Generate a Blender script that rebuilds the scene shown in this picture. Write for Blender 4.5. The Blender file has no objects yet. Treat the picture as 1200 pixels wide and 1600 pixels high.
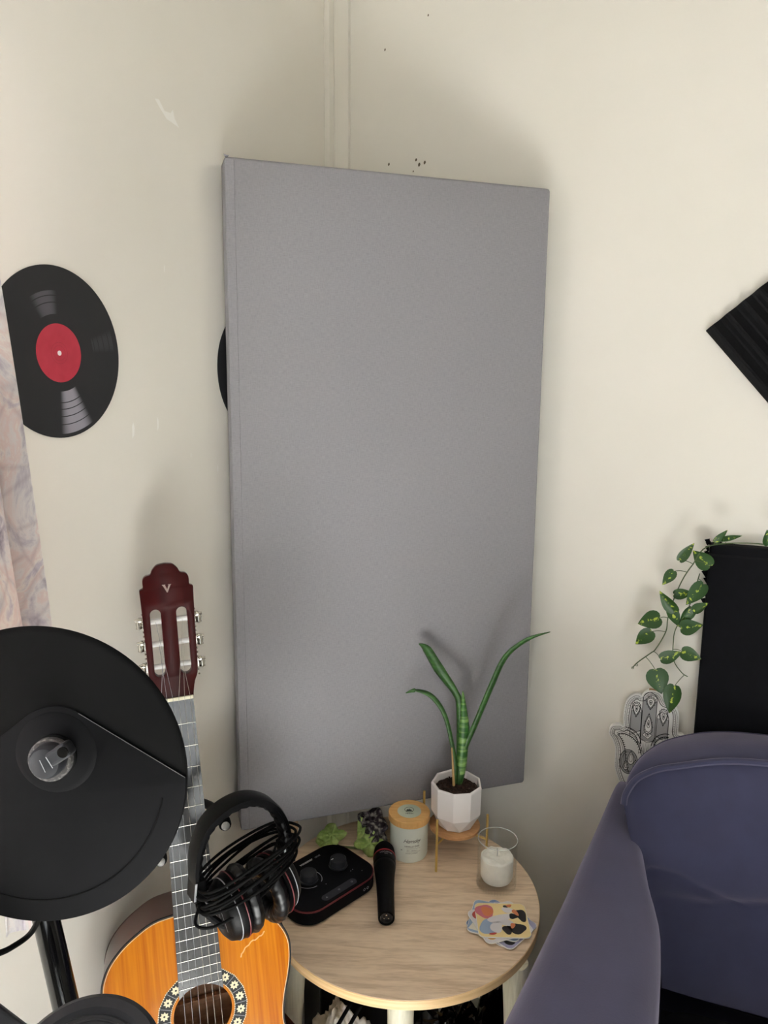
import bpy, bmesh, math, random
from mathutils import Matrix, Vector, noise
C = bpy.context.scene
COL = C.collection
R = math.radians
PI = math.pi
random.seed(7)

# ------------------------------------------------------------------ camera
cam = bpy.data.cameras.new('camera')
cam.sensor_fit = 'HORIZONTAL'
cam.sensor_width = 36.0
cam.lens = 1165.2 / 1200 * 36.0
cam.clip_start = 0.02
camo = bpy.data.objects.new('camera', cam)
COL.objects.link(camo)
cr, cu, cw = Vector((.9255, .3786, .0091)), Vector((-.0727, .1539, .9854)), Vector((-.3717, .9127, -.17))
camo.matrix_world = Matrix(((cr.x, cu.x, -cw.x, .763), (cr.y, cu.y, -cw.y, -1.5516), (cr.z, cu.z, -cw.z, 1.45), (0, 0, 0, 1)))
C.camera = camo

# ------------------------------------------------------------------ light: daylight and sun through the room's windows
def lin(c):
    return tuple(((v / 255) / 12.92 if v / 255 <= .04045 else (((v / 255) + .055) / 1.055) ** 2.4) for v in c)
w = bpy.data.worlds.new('sky'); C.world = w; w.use_nodes = True
w.node_tree.nodes['Background'].inputs[0].default_value = (.80, .90, 1.0, 1)
w.node_tree.nodes['Background'].inputs[1].default_value = 1.0
sun = bpy.data.lights.new('sun', 'SUN'); sun.energy = 125; sun.angle = R(.6); sun.color = (.985, .99, 1.0)
suno = bpy.data.objects.new('sun', sun); COL.objects.link(suno)
suno.rotation_euler = Vector((.62, .06, -1)).to_track_quat('-Z', 'Y').to_euler()
def window_light(name, loc, direction, sx, sy, energy, color):
    l = bpy.data.lights.new(name, 'AREA'); l.shape = 'RECTANGLE'; l.size = sx; l.size_y = sy
    l.energy = energy; l.color = color
    o = bpy.data.objects.new(name, l); COL.objects.link(o)
    o.location = loc; o.rotation_euler = Vector(direction).to_track_quat('-Z', 'Z').to_euler()
    return o
window_light('daylight_left_window', (-.14, -1.70, 1.5), (1, 0, 0), 1.2, 1.3, 17, (.98, .99, 1.0))
window_light('daylight_glass_door', (2.45, -3.74, 1.08), (0, 1, 0), 1.4, 2.0, 9, (1.0, .99, .97))
C.view_settings.view_transform = 'Standard'
C.view_settings.look = 'None'
C.view_settings.gamma = 1.0
C.view_settings.exposure = 0.64
C.view_settings.use_curve_mapping = False
C.cycles.max_bounces = 10
C.cycles.diffuse_bounces = 6
C.cycles.transparent_max_bounces = 12
C.cycles.sample_clamp_indirect = 8.0

# ------------------------------------------------------------------ materials
def mat(name, rgb, rough=.5, metal=0., rgb2=None, scale=20., detail=4., stretch=(1, 1, 1), bump=0., bscale=None, spec=.5, sheen=0., ramp=(.35, .65), coat=0.):
    m = bpy.data.materials.new(name); m.use_nodes = True
    nt = m.node_tree; b = nt.nodes['Principled BSDF']
    b.inputs['Base Color'].default_value = (*lin(rgb), 1)
    b.inputs['Roughness'].default_value = rough
    b.inputs['Metallic'].default_value = metal
    b.inputs['Specular IOR Level'].default_value = spec
    if coat: b.inputs['Coat Weight'].default_value = coat; b.inputs['Coat Roughness'].default_value = .08
    if sheen:
        b.inputs['Sheen Weight'].default_value = sheen; b.inputs['Sheen Roughness'].default_value = .4
    if rgb2 or bump:
        tc = nt.nodes.new('ShaderNodeTexCoord'); mp = nt.nodes.new('ShaderNodeMapping')
        mp.inputs['Scale'].default_value = stretch
        nt.links.new(tc.outputs['Object'], mp.inputs['Vector'])
        if rgb2:
            n = nt.nodes.new('ShaderNodeTexNoise'); n.inputs['Scale'].default_value = scale; n.inputs['Detail'].default_value = detail
            nt.links.new(mp.outputs[0], n.inputs['Vector'])
            r = nt.nodes.new('ShaderNodeValToRGB')
            r.color_ramp.elements[0].position = ramp[0]; r.color_ramp.elements[1].position = ramp[1]
            r.color_ramp.elements[0].color = (*lin(rgb), 1); r.color_ramp.elements[1].color = (*lin(rgb2), 1)
            nt.links.new(n.outputs['Fac'], r.inputs[0]); nt.links.new(r.outputs[0], b.inputs['Base Color'])
        if bump:
            n2 = nt.nodes.new('ShaderNodeTexNoise'); n2.inputs['Scale'].default_value = bscale or scale; n2.inputs['Detail'].default_value = 3
            nt.links.new(mp.outputs[0], n2.inputs['Vector'])
            bp = nt.nodes.new('ShaderNodeBump'); bp.inputs['Strength'].default_value = bump; bp.inputs['Distance'].default_value = .002
            nt.links.new(n2.outputs['Fac'], bp.inputs['Height']); nt.links.new(bp.outputs[0], b.inputs['Normal'])
    return m

def mat_weave(name, rgb, rgb2, scale=900):
    m = mat(name, rgb, .95, spec=.15, sheen=.15); nt = m.node_tree; b = nt.nodes['Principled BSDF']
    tc = nt.nodes.new('ShaderNodeTexCoord')
    out = []
    for st in ((1, 1, .12), (.12, .12, 1)):
        mp = nt.nodes.new('ShaderNodeMapping'); mp.inputs['Scale'].default_value = st
        n = nt.nodes.new('ShaderNodeTexNoise'); n.inputs['Scale'].default_value = scale; n.inputs['Detail'].default_value = 2
        nt.links.new(tc.outputs['Object'], mp.inputs['Vector']); nt.links.new(mp.outputs[0], n.inputs['Vector']); out.append(n)
    ad = nt.nodes.new('ShaderNodeMath'); ad.operation = 'ADD'
    nt.links.new(out[0].outputs['Fac'], ad.inputs[0]); nt.links.new(out[1].outputs['Fac'], ad.inputs[1])
    r = nt.nodes.new('ShaderNodeValToRGB'); r.color_ramp.elements[0].position = .35; r.color_ramp.elements[1].position = .65
    hf = nt.nodes.new('ShaderNodeMath'); hf.operation = 'MULTIPLY'; hf.inputs[1].default_value = .5
    nt.links.new(ad.outputs[0], hf.inputs[0]); nt.links.new(hf.outputs[0], r.inputs[0])
    r.color_ramp.elements[0].color = (*lin(rgb), 1); r.color_ramp.elements[1].color = (*lin(rgb2), 1)
    nt.links.new(r.outputs[0], b.inputs['Base Color'])
    bp = nt.nodes.new('ShaderNodeBump'); bp.inputs['Strength'].default_value = .25; bp.inputs['Distance'].default_value = .001
    nt.links.new(hf.outputs[0], bp.inputs['Height']); nt.links.new(bp.outputs[0], b.inputs['Normal'])
    return m

def mat_wood(name, cols, scale=6., stretch=(1, 8, 1), rough=.5, dist=1.5, coat=0., fine=60):
    m = mat(name, cols[0], rough, coat=coat); nt = m.node_tree; b = nt.nodes['Principled BSDF']
    tc = nt.nodes.new('ShaderNodeTexCoord'); mp = nt.nodes.new('ShaderNodeMapping'); mp.inputs['Scale'].default_value = stretch
    nt.links.new(tc.outputs['Object'], mp.inputs['Vector'])
    n = nt.nodes.new('ShaderNodeTexNoise'); n.inputs['Scale'].default_value = scale; n.inputs['Detail'].default_value = 6
    n.inputs['Distortion'].default_value = dist
    n2 = nt.nodes.new('ShaderNodeTexNoise'); n2.inputs['Scale'].default_value = fine; n2.inputs['Detail'].default_value = 3
    nt.links.new(mp.outputs[0], n.inputs['Vector']); nt.links.new(mp.outputs[0], n2.inputs['Vector'])
    mx = nt.nodes.new('ShaderNodeMath'); mx.operation = 'MULTIPLY_ADD'; mx.inputs[1].default_value = .35
    ml = nt.nodes.new('ShaderNodeMath'); ml.operation = 'MULTIPLY'; ml.inputs[1].default_value = .65
    nt.links.new(n.outputs['Fac'], ml.inputs[0]); nt.links.new(n2.outputs['Fac'], mx.inputs[0]); nt.links.new(ml.outputs[0], mx.inputs[2])
    r = nt.nodes.new('ShaderNodeValToRGB')
    r.color_ramp.elements[0].position = .36; r.color_ramp.elements[1].position = .64
    r.color_ramp.elements[0].color = (*lin(cols[0]), 1); r.color_ramp.elements[1].color = (*lin(cols[-1]), 1)
    if len(cols) == 3:
        e = r.color_ramp.elements.new(.5); e.color = (*lin(cols[1]), 1)
    nt.links.new(mx.outputs[0], r.inputs[0]); nt.links.new(r.outputs[0], b.inputs['Base Color'])
    return m

def mat_glass(name, tint=(1, 1, 1), ior=1.45, gloss=.02):
    m = bpy.data.materials.new(name); m.use_nodes = True; nt = m.node_tree
    nt.nodes.remove(nt.nodes['Principled BSDF'])
    t = nt.nodes.new('ShaderNodeBsdfTransparent'); t.inputs[0].default_value = (*tint, 1)
    g = nt.nodes.new('ShaderNodeBsdfGlossy'); g.inputs['Roughness'].default_value = .02
    lw = nt.nodes.new('ShaderNodeLayerWeight'); lw.inputs[0].default_value = .5
    pw = nt.nodes.new('ShaderNodeMath'); pw.operation = 'POWER'; pw.inputs[1].default_value = 3.5
    f = nt.nodes.new('ShaderNodeMath'); f.operation = 'MULTIPLY_ADD'; f.inputs[1].default_value = .28; f.inputs[2].default_value = gloss
    nt.links.new(lw.outputs['Facing'], pw.inputs[0]); nt.links.new(pw.outputs[0], f.inputs[0])
    mx = nt.nodes.new('ShaderNodeMixShader')
    nt.links.new(f.outputs[0], mx.inputs[0]); nt.links.new(t.outputs[0], mx.inputs[1]); nt.links.new(g.outputs[0], mx.inputs[2])
    nt.links.new(mx.outputs[0], nt.nodes['Material Output'].inputs[0])
    return m

M = {}
M['wall'] = mat('wall_paint', (237, 233, 224), .6, rgb2=(233, 229, 219), scale=3, bump=.05, bscale=60, spec=.3)
M['trimw'] = mat('trim_paint', (237, 233, 223), .5, spec=.35)
M['floor'] = mat('floor_carpet', (196, 194, 190), .95, rgb2=(182, 180, 176), scale=80, bump=.4, bscale=300)
M['ceil'] = mat('ceiling_paint', (205, 200, 190), .8)
M['wall2'] = mat('far_wall_paint', (150, 144, 136), .8)
M['fabric'] = mat_weave('grey_fabric', (133, 131, 136), (146, 144, 149))
M['timber'] = mat_wood('raw_timber', [(196, 164, 124), (214, 184, 146)], 8, (6, 6, .6))
M['black'] = mat('black_plastic', (7, 7, 8), .42, spec=.12, bump=.05, bscale=400)
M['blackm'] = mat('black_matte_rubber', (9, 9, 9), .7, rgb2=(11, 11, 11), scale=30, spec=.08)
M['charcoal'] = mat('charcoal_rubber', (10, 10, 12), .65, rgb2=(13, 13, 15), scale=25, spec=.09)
M['gloss'] = mat('black_gloss', (8, 8, 9), .12)
M['padgrey'] = mat('pad_rubber', (34, 35, 39), .55, rgb2=(39, 40, 44), scale=30, spec=.3)
M['bluecloth'] = mat('blue_velvet', (29, 36, 66), .9, rgb2=(34, 41, 72), scale=22, spec=.06, sheen=.58, bump=.1, bscale=300)
for k_, v_ in (('Sheen Roughness', .70), ('Sheen Tint', (.70, .64, .80, 1))): M['bluecloth'].node_tree.nodes['Principled BSDF'].inputs[k_].default_value = v_
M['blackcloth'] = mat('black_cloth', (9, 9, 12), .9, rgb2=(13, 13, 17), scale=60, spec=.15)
M['foam'] = mat('black_foam', (22, 22, 23), .95, rgb2=(28, 28, 29), scale=300, bump=.3, bscale=700, spec=.1)
M['oak'] = mat_wood('grey_oak', [(200, 174, 147), (222, 198, 171), (233, 211, 185)], 5, (1.2, 12, 1), .45, 1.2, fine=40)
M['ply'] = mat_wood('ply_edge', [(206, 168, 118), (236, 204, 156)], 3, (1, 1, 60), .5, .3)
M['paleleg'] = mat_wood('pale_leg', [(206, 202, 180), (232, 228, 208)], 10, (6, 6, .5), .5)
M['orange'] = mat_wood('honey_spruce', [(164, 86, 1), (181, 105, 5), (195, 119, 12)], 3, (30, .7, 1), .3, .6, coat=.05, fine=12)
M['orange'].node_tree.nodes['Principled BSDF'].inputs['Specular IOR Level'].default_value = .06
M['mahog'] = mat_wood('dark_mahogany', [(58, 30, 24), (88, 50, 40)], 6, (10, 1, 1), .22, 1., coat=.4)
M['headw'] = mat('red_brown_lacquer', (44, 6, 6), .3, rgb2=(58, 10, 9), scale=9, stretch=(6, .6, 1), spec=.2)
M['inner'] = mat_wood('inner_wood', [(150, 104, 72), (186, 140, 104)], 5, (2, 14, 1), .6)
M['ebony'] = mat('fingerboard', (44, 44, 45), .16, rgb2=(56, 56, 56), scale=60, stretch=(3, .6, 1), spec=.8, bump=.02, bscale=260)
M['rosew'] = mat('rosette_black', (9, 8, 8), .5, spec=.25)
M['cream'] = mat('cream_inlay', (224, 214, 178), .5)
M['bone'] = mat('bone_white', (240, 234, 208), .35)
M['white'] = mat('white_plastic', (236, 236, 234), .35)
M['steel'] = mat('nickel', (200, 196, 186), .22, metal=1.)
M['string'] = mat('nylon_string', (176, 170, 158), .35)
M['red'] = mat('red_plastic', (150, 18, 34), .4)
M['darkred'] = mat('dark_red', (96, 12, 20), .45)
M['greyprint'] = mat('grey_print', (150, 152, 156), .5)
M['strip'] = mat('touch_strip', (30, 32, 40), .3)
M['gold'] = mat('brass_rod', (216, 184, 110), .35, metal=.65)
M['discwood'] = mat_wood('disc_wood', [(166, 120, 76), (192, 146, 100)], 10, (1, 6, 1), .5)
M['bamboo'] = mat_wood('bamboo_lid', [(212, 160, 92), (232, 186, 120)], 12, (1, 9, 1), .45)
M['ceramic'] = mat('white_ceramic', (238, 234, 234), .25, coat=.2)
M['soil'] = mat('potting_soil', (38, 24, 18), .95, rgb2=(64, 42, 32), scale=200)
M['wax'] = mat('white_wax', (246, 244, 236), .6, rgb2=(238, 235, 226), scale=60)
M['frost'] = mat('frosted_candle_glass', (222, 230, 222), .35, rgb2=(228, 234, 226), scale=8)
M['seal'] = mat('pale_green_sticker', (196, 208, 190), .6, rgb2=(214, 214, 196), scale=18)
M['ink'] = mat('dark_ink', (52, 50, 48), .6)
M['greyink'] = mat('grey_ink', (92, 92, 86), .6)
M['inkb'] = mat('black_ink', (18, 18, 20), .6)
M['glass'] = mat_glass('clear_glass', (.99, .994, .992))
M['rim_highlight'] = mat('glass_rim_highlight', (235, 240, 238), .15, spec=.8); M['rim_highlight'].node_tree.nodes['Principled BSDF'].inputs['Alpha'].default_value = .5  # half-clear whitish colour paints the bright highlight along the glass rim
M['pane'] = mat_glass('window_glass', (.97, .98, .98))
M['fur'] = mat('white_fleece', (214, 206, 196), .95, rgb2=(236, 230, 222), scale=90, bump=.8, bscale=200)
M['bag'] = mat('black_bag_film', (8, 8, 9), .22, bump=.2, bscale=60)
M['boxdark'] = mat('dark_box', (22, 20, 20), .7)
M['suc'] = mat('green_leaf', (128, 156, 78), .5, rgb2=(182, 204, 126), scale=45, bump=.8, bscale=90)
M['sucp'] = mat('purple_leaf', (34, 22, 32), .5, rgb2=(150, 146, 140), scale=120, bump=.9, bscale=140, ramp=(.48, .72))
M['stem'] = mat('green_stem', (70, 88, 48), .5)
M['drystem'] = mat('dry_stem', (172, 140, 92), .7)
M['vinered'] = mat('label_red', (178, 44, 64), .6, rgb2=(170, 38, 58), scale=60)
M['shade'] = mat('grey_stipple', (168, 168, 170), .7)
M['cardb'] = mat('raw_board', (170, 138, 100), .8)

def mat_vine_leaf(name, dark, light):
    m = mat(name, dark, .4, spec=.35); nt = m.node_tree; b = nt.nodes['Principled BSDF']
    tc = nt.nodes.new('ShaderNodeTexCoord'); n = nt.nodes.new('ShaderNodeTexNoise'); n.inputs['Scale'].default_value = 150; n.inputs['Detail'].default_value = 5; n.inputs['Distortion'].default_value = .6
    oi = nt.nodes.new('ShaderNodeObjectInfo'); va = nt.nodes.new('ShaderNodeVectorMath'); va.operation = 'ADD'
    nt.links.new(tc.outputs['Object'], va.inputs[0]); nt.links.new(oi.outputs['Random'], va.inputs[1]); nt.links.new(va.outputs[0], n.inputs['Vector'])
    # yellow flecks gather along the midrib
    sx = nt.nodes.new('ShaderNodeSeparateXYZ'); nt.links.new(tc.outputs['Object'], sx.inputs[0])
    ab = nt.nodes.new('ShaderNodeMath'); ab.operation = 'ABSOLUTE'; nt.links.new(sx.outputs[0], ab.inputs[0])
    mr = nt.nodes.new('ShaderNodeMapRange'); mr.inputs[1].default_value = 0; mr.inputs[2].default_value = .008; mr.inputs[3].default_value = .16; mr.inputs[4].default_value = -.08
    nt.links.new(ab.outputs[0], mr.inputs[0])
    ad = nt.nodes.new('ShaderNodeMath'); ad.operation = 'ADD'; nt.links.new(n.outputs['Fac'], ad.inputs[0]); nt.links.new(mr.outputs[0], ad.inputs[1])
    r = nt.nodes.new('ShaderNodeValToRGB'); r.color_ramp.elements[0].position = .66; r.color_ramp.elements[1].position = .73
    r.color_ramp.elements[0].color = (*lin(dark), 1); r.color_ramp.elements[1].color = (*lin(light), 1)
    nt.links.new(ad.outputs[0], r.inputs[0]); nt.links.new(r.outputs[0], b.inputs['Base Color'])
    return m
M['vleaf'] = mat_vine_leaf('pothos_leaf', (36, 70, 24), (170, 184, 66))
M['snake'] = mat('snake_leaf', (34, 72, 26), .4, rgb2=(52, 96, 36), scale=60, stretch=(1, 1, 2.5))
M['snakes'] = mat('striped_snake_leaf', (40, 92, 30), .4, rgb2=(134, 172, 96), scale=24, stretch=(.4, .4, 3.2), ramp=(.45, .62))

def mat_floral():
    m = mat('floral_cloth', (226, 206, 196), .9, sheen=.1, spec=.15); nt = m.node_tree; b = nt.nodes['Principled BSDF']
    tc = nt.nodes.new('ShaderNodeTexCoord'); mp = nt.nodes.new('ShaderNodeMapping'); mp.inputs['Scale'].default_value = (1, 1.6, .8)
    nt.links.new(tc.outputs['Object'], mp.inputs['Vector'])
    n = nt.nodes.new('ShaderNodeTexNoise'); n.inputs['Scale'].default_value = 17; n.inputs['Detail'].default_value = 9; n.inputs['Roughness'].default_value = .62; n.inputs['Distortion'].default_value = 1.0
    nt.links.new(mp.outputs[0], n.inputs['Vector'])
    r = nt.nodes.new('ShaderNodeValToRGB'); cr_ = r.color_ramp
    cr_.elements[0].position = .28; cr_.elements[0].color = (*lin((140, 130, 144)), 1)
    cr_.elements[1].position = .74; cr_.elements[1].color = (*lin((238, 232, 228)), 1)
    for p, c in ((.40, (208, 202, 208)), (.48, (238, 234, 232)), (.55, (236, 220, 216)), (.60, (244, 238, 232)), (.67, (206, 198, 208))):
        e = cr_.elements.new(p); e.color = (*lin(c), 1)
    nt.links.new(n.outputs['Fac'], r.inputs[0])
    v = nt.nodes.new('ShaderNodeTexVoronoi'); v.inputs['Scale'].default_value = 22; v.feature = 'DISTANCE_TO_EDGE'
    nt.links.new(mp.outputs[0], v.inputs['Vector'])
    rr = nt.nodes.new('ShaderNodeValToRGB'); rr.color_ramp.elements[0].position = 0; rr.color_ramp.elements[1].position = .08
    rr.color_ramp.elements[0].color = (*lin((222, 216, 220)), 1); rr.color_ramp.elements[1].color = (1, 1, 1, 1)
    nt.links.new(v.outputs['Distance'], rr.inputs[0])
    mx = nt.nodes.new('ShaderNodeMix'); mx.data_type = 'RGBA'; mx.blend_type = 'MULTIPLY'; mx.inputs[0].default_value = .6
    nt.links.new(r.outputs[0], mx.inputs[6]); nt.links.new(rr.outputs[0], mx.inputs[7]); nt.links.new(mx.outputs[2], b.inputs['Base Color'])
    tl = nt.nodes.new('ShaderNodeBsdfTranslucent'); ms = nt.nodes.new('ShaderNodeMixShader'); ms.inputs[0].default_value = .28   # thin cloth lets daylight through
    nt.links.new(mx.outputs[2], tl.inputs[0]); nt.links.new(b.outputs[0], ms.inputs[1]); nt.links.new(tl.outputs[0], ms.inputs[2])
    nt.links.new(ms.outputs[0], nt.nodes['Material Output'].inputs[0])
    return m
M['floral'] = mat_floral()

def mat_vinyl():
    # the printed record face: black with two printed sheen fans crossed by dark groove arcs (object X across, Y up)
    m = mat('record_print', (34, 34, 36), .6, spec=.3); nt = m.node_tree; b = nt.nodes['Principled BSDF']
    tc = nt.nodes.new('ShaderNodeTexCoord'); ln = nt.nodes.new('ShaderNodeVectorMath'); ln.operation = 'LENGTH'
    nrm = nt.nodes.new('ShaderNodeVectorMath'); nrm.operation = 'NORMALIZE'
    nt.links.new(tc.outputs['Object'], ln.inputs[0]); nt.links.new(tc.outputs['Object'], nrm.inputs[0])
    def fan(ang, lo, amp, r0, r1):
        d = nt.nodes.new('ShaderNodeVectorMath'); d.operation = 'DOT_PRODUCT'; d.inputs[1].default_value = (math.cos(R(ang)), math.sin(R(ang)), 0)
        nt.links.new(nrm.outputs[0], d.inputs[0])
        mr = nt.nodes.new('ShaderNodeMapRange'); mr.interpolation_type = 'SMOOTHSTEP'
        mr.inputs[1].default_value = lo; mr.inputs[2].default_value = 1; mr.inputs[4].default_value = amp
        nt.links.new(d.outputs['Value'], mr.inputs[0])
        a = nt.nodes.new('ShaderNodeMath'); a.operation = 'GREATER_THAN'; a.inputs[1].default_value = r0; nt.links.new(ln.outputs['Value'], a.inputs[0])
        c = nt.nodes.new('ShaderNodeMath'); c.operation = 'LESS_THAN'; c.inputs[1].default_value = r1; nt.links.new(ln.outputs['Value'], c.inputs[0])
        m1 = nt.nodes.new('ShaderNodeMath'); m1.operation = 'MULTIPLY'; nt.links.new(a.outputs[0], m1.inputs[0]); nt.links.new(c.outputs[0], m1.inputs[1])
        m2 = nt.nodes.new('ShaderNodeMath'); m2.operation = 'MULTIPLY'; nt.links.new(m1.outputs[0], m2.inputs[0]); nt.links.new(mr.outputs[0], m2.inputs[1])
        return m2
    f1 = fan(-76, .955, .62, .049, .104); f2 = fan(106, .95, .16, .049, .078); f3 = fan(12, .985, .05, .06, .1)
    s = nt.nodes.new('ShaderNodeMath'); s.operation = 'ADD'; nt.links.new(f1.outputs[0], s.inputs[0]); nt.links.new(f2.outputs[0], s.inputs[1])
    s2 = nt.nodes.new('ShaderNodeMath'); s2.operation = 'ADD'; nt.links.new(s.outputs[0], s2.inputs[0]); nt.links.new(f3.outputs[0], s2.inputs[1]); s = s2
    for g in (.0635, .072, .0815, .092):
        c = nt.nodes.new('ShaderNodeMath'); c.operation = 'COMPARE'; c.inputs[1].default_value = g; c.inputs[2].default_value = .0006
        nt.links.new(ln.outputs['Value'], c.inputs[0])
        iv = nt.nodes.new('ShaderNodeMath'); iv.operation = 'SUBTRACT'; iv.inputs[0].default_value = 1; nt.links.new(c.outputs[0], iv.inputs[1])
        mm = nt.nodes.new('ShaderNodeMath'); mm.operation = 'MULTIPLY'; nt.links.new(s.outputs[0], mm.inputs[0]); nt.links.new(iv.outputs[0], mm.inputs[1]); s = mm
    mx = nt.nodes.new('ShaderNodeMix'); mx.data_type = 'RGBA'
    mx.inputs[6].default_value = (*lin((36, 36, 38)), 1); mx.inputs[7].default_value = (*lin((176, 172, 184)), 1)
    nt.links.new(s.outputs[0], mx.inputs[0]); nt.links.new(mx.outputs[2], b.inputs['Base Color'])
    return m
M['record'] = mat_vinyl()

# ------------------------------------------------------------------ geometry builder
class G:
    def __init__(s): s.v = []; s.f = []
    def add(s, vs, fs, T=None):
        o = len(s.v)
        s.v += [tuple(T @ Vector(p)) if T else tuple(p) for p in vs]
        s.f += [tuple(i + o for i in f) for f in fs]
        return s
    def box(s, lo, hi, T=None):
        x0, y0, z0 = lo; x1, y1, z1 = hi
        return s.add([(x0, y0, z0), (x1, y0, z0), (x1, y1, z0), (x0, y1, z0), (x0, y0, z1), (x1, y0, z1), (x1, y1, z1), (x0, y1, z1)],
                     [(3, 2, 1, 0), (4, 5, 6, 7), (0, 1, 5, 4), (1, 2, 6, 5), (2, 3, 7, 6), (3, 0, 4, 7)], T)
    def lathe(s, prof, n=40, T=None, ang0=0.):
        vs, fs = [], []
        for r, z in prof:
            for k in range(n):
                a = ang0 + 2 * PI * k / n; vs.append((r * math.cos(a), r * math.sin(a), z))
        for i in range(len(prof) - 1):
            for k in range(n):
                k2 = (k + 1) % n; fs.append((i * n + k, i * n + k2, (i + 1) * n + k2, (i + 1) * n + k))
        if prof[0][0] > 1e-6: fs.append(tuple(reversed(range(n))))
        if prof[-1][0] > 1e-6: fs.append(tuple((len(prof) - 1) * n + k for k in range(n)))
        return s.add(vs, fs, T)
    def tube(s, pts, r, n=8, closed=False, T=None):
        pts = [Vector(p) for p in pts]; m = len(pts)
        rs = r if isinstance(r, (list, tuple)) else [r] * m
        vs, fs = [], []; nv = None
        for i, p in enumerate(pts):
            a = pts[(i - 1) % m] if closed or i > 0 else p; b = pts[(i + 1) % m] if closed or i < m - 1 else p
            t = (b - a).normalized()
            if nv is None:
                nv = t.cross(Vector((0, 0, 1)))
                if nv.length < .1: nv = t.cross(Vector((1, 0, 0)))
            nv = (nv - t * nv.dot(t)).normalized(); bi = t.cross(nv)
            for k in range(n):
                q = 2 * PI * k / n; vs.append(tuple(p + (nv * math.cos(q) + bi * math.sin(q)) * rs[i]))
        for i in range(m if closed else m - 1):
            j = (i + 1) % m
            for k in range(n):
                k2 = (k + 1) % n; fs.append((i * n + k, i * n + k2, j * n + k2, j * n + k))
        if not closed: fs.append(tuple(reversed(range(n)))); fs.append(tuple((m - 1) * n + k for k in range(n)))
        return s.add(vs, fs, T)
    def prism(s, out, z0, z1, T=None):
        n = len(out)
        vs = [(x, y, z0) for x, y in out] + [(x, y, z1) for x, y in out]
        fs = [tuple(reversed(range(n))), tuple(range(n, 2 * n))] + [(i, (i + 1) % n, n + (i + 1) % n, n + i) for i in range(n)]
        return s.add(vs, fs, T)
    def grid(s, fn, nu, nv, closeu=False, T=None):
        vs = [fn(i / nu if closeu else i / (nu - 1), j / (nv - 1)) for i in range(nu) for j in range(nv)]
        fs = []
        for i in range(nu if closeu else nu - 1):
            i2 = (i + 1) % nu
            for j in range(nv - 1): fs.append((i * nv + j, i2 * nv + j, i2 * nv + j + 1, i * nv + j + 1))
        return s.add(vs, fs, T)
    def sphere(s, c, r, n=12, T=None):
        prof = [(max(1e-7, r * math.sin(PI * i / n)), -r * math.cos(PI * i / n)) for i in range(n + 1)]
        return s.lathe(prof, n * 2, (T or Matrix()) @ Matrix.Translation(c))
    def mesh(s, name):
        me = bpy.data.meshes.new(name); me.from_pydata(s.v, [], s.f); me.validate(); return me

def link(name, me, m, parent=None, smooth=35, bevel=0., loc=None, mw=None, recalc=True):
    if recalc:
        bm = bmesh.new(); bm.from_mesh(me); bmesh.ops.recalc_face_normals(bm, faces=bm.faces); bm.to_mesh(me); bm.free()
    if m: me.materials.clear(); me.materials.append(M[m] if isinstance(m, str) else m)
    if smooth:
        me.polygons.foreach_set('use_smooth', [True] * len(me.polygons)); me.set_sharp_from_angle(angle=R(smooth))
    o = bpy.data.objects.new(name, me); COL.objects.link(o)
    if parent: o.parent = parent
    if loc: o.location = loc
    if mw: o.matrix_local = mw
    if bevel:
        b = o.modifiers.new('bevel', 'BEVEL'); b.width = bevel; b.segments = 3; b.limit_method = 'ANGLE'; b.angle_limit = R(40)
    return o
def part(name, g, m, parent=None, **k): return link(name, g.mesh(name), m, parent, **k)
def tag(o, label, cat, group=None, kind=None):
    if label: o['label'] = label
    if cat: o['category'] = cat
    if group: o['group'] = group
    if kind: o['kind'] = kind
    return o
def frame(o, x, y, z):
    x, y, z = Vector(x).normalized(), Vector(y).normalized(), Vector(z).normalized()
    return Matrix(((x.x, y.x, z.x, o[0]), (x.y, y.y, z.y, o[1]), (x.z, y.z, z.z, o[2]), (0, 0, 0, 1)))
def thing(name, label, cat, loc=(0, 0, 0), rz=0., group=None, mw=None):
    o = bpy.data.objects.new(name, None); COL.objects.link(o); o.empty_display_size = .05
    o.matrix_world = mw if mw else Matrix.Translation(loc) @ Matrix.Rotation(rz, 4, 'Z')
    return tag(o, label, cat, group)
def struct(name, g, m, **k):
    o = part(name, g, m, **k); o['kind'] = 'structure'; return o
def curve_mesh(splines, half, bevel=0., res=1):
    """flat filled shape (outer outline plus holes) thickened by +-half along Z"""
    cu = bpy.data.curves.new('tmp', 'CURVE'); cu.dimensions = '2D'; cu.fill_mode = 'BOTH'; cu.extrude = half; cu.bevel_depth = bevel; cu.bevel_resolution = res
    for pts in splines:
        sp = cu.splines.new('POLY'); sp.points.add(len(pts) - 1)
        for i, p in enumerate(pts): sp.points[i].co = (p[0], p[1], 0, 1)
        sp.use_cyclic_u = True
    o = bpy.data.objects.new('tmp', cu); COL.objects.link(o)
    dg = bpy.context.evaluated_depsgraph_get(); me = bpy.data.meshes.new_from_object(o.evaluated_get(dg))
    bpy.data.objects.remove(o); bpy.data.curves.remove(cu)
    bm = bmesh.new(); bm.from_mesh(me); bmesh.ops.remove_doubles(bm, verts=bm.verts, dist=1e-5); bm.to_mesh(me); bm.free()
    return me
def text_mesh(s, size, depth=.0002, shear=0., align='LEFT', space=1.):
    cu = bpy.data.curves.new('tmp', 'FONT'); cu.body = s; cu.size = size; cu.extrude = depth; cu.shear = shear; cu.align_x = align; cu.space_character = space
    o = bpy.data.objects.new('tmp', cu); COL.objects.link(o)
    dg = bpy.context.evaluated_depsgraph_get(); me = bpy.data.meshes.new_from_object(o.evaluated_get(dg))
    bpy.data.objects.remove(o); bpy.data.curves.remove(cu); return me
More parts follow.
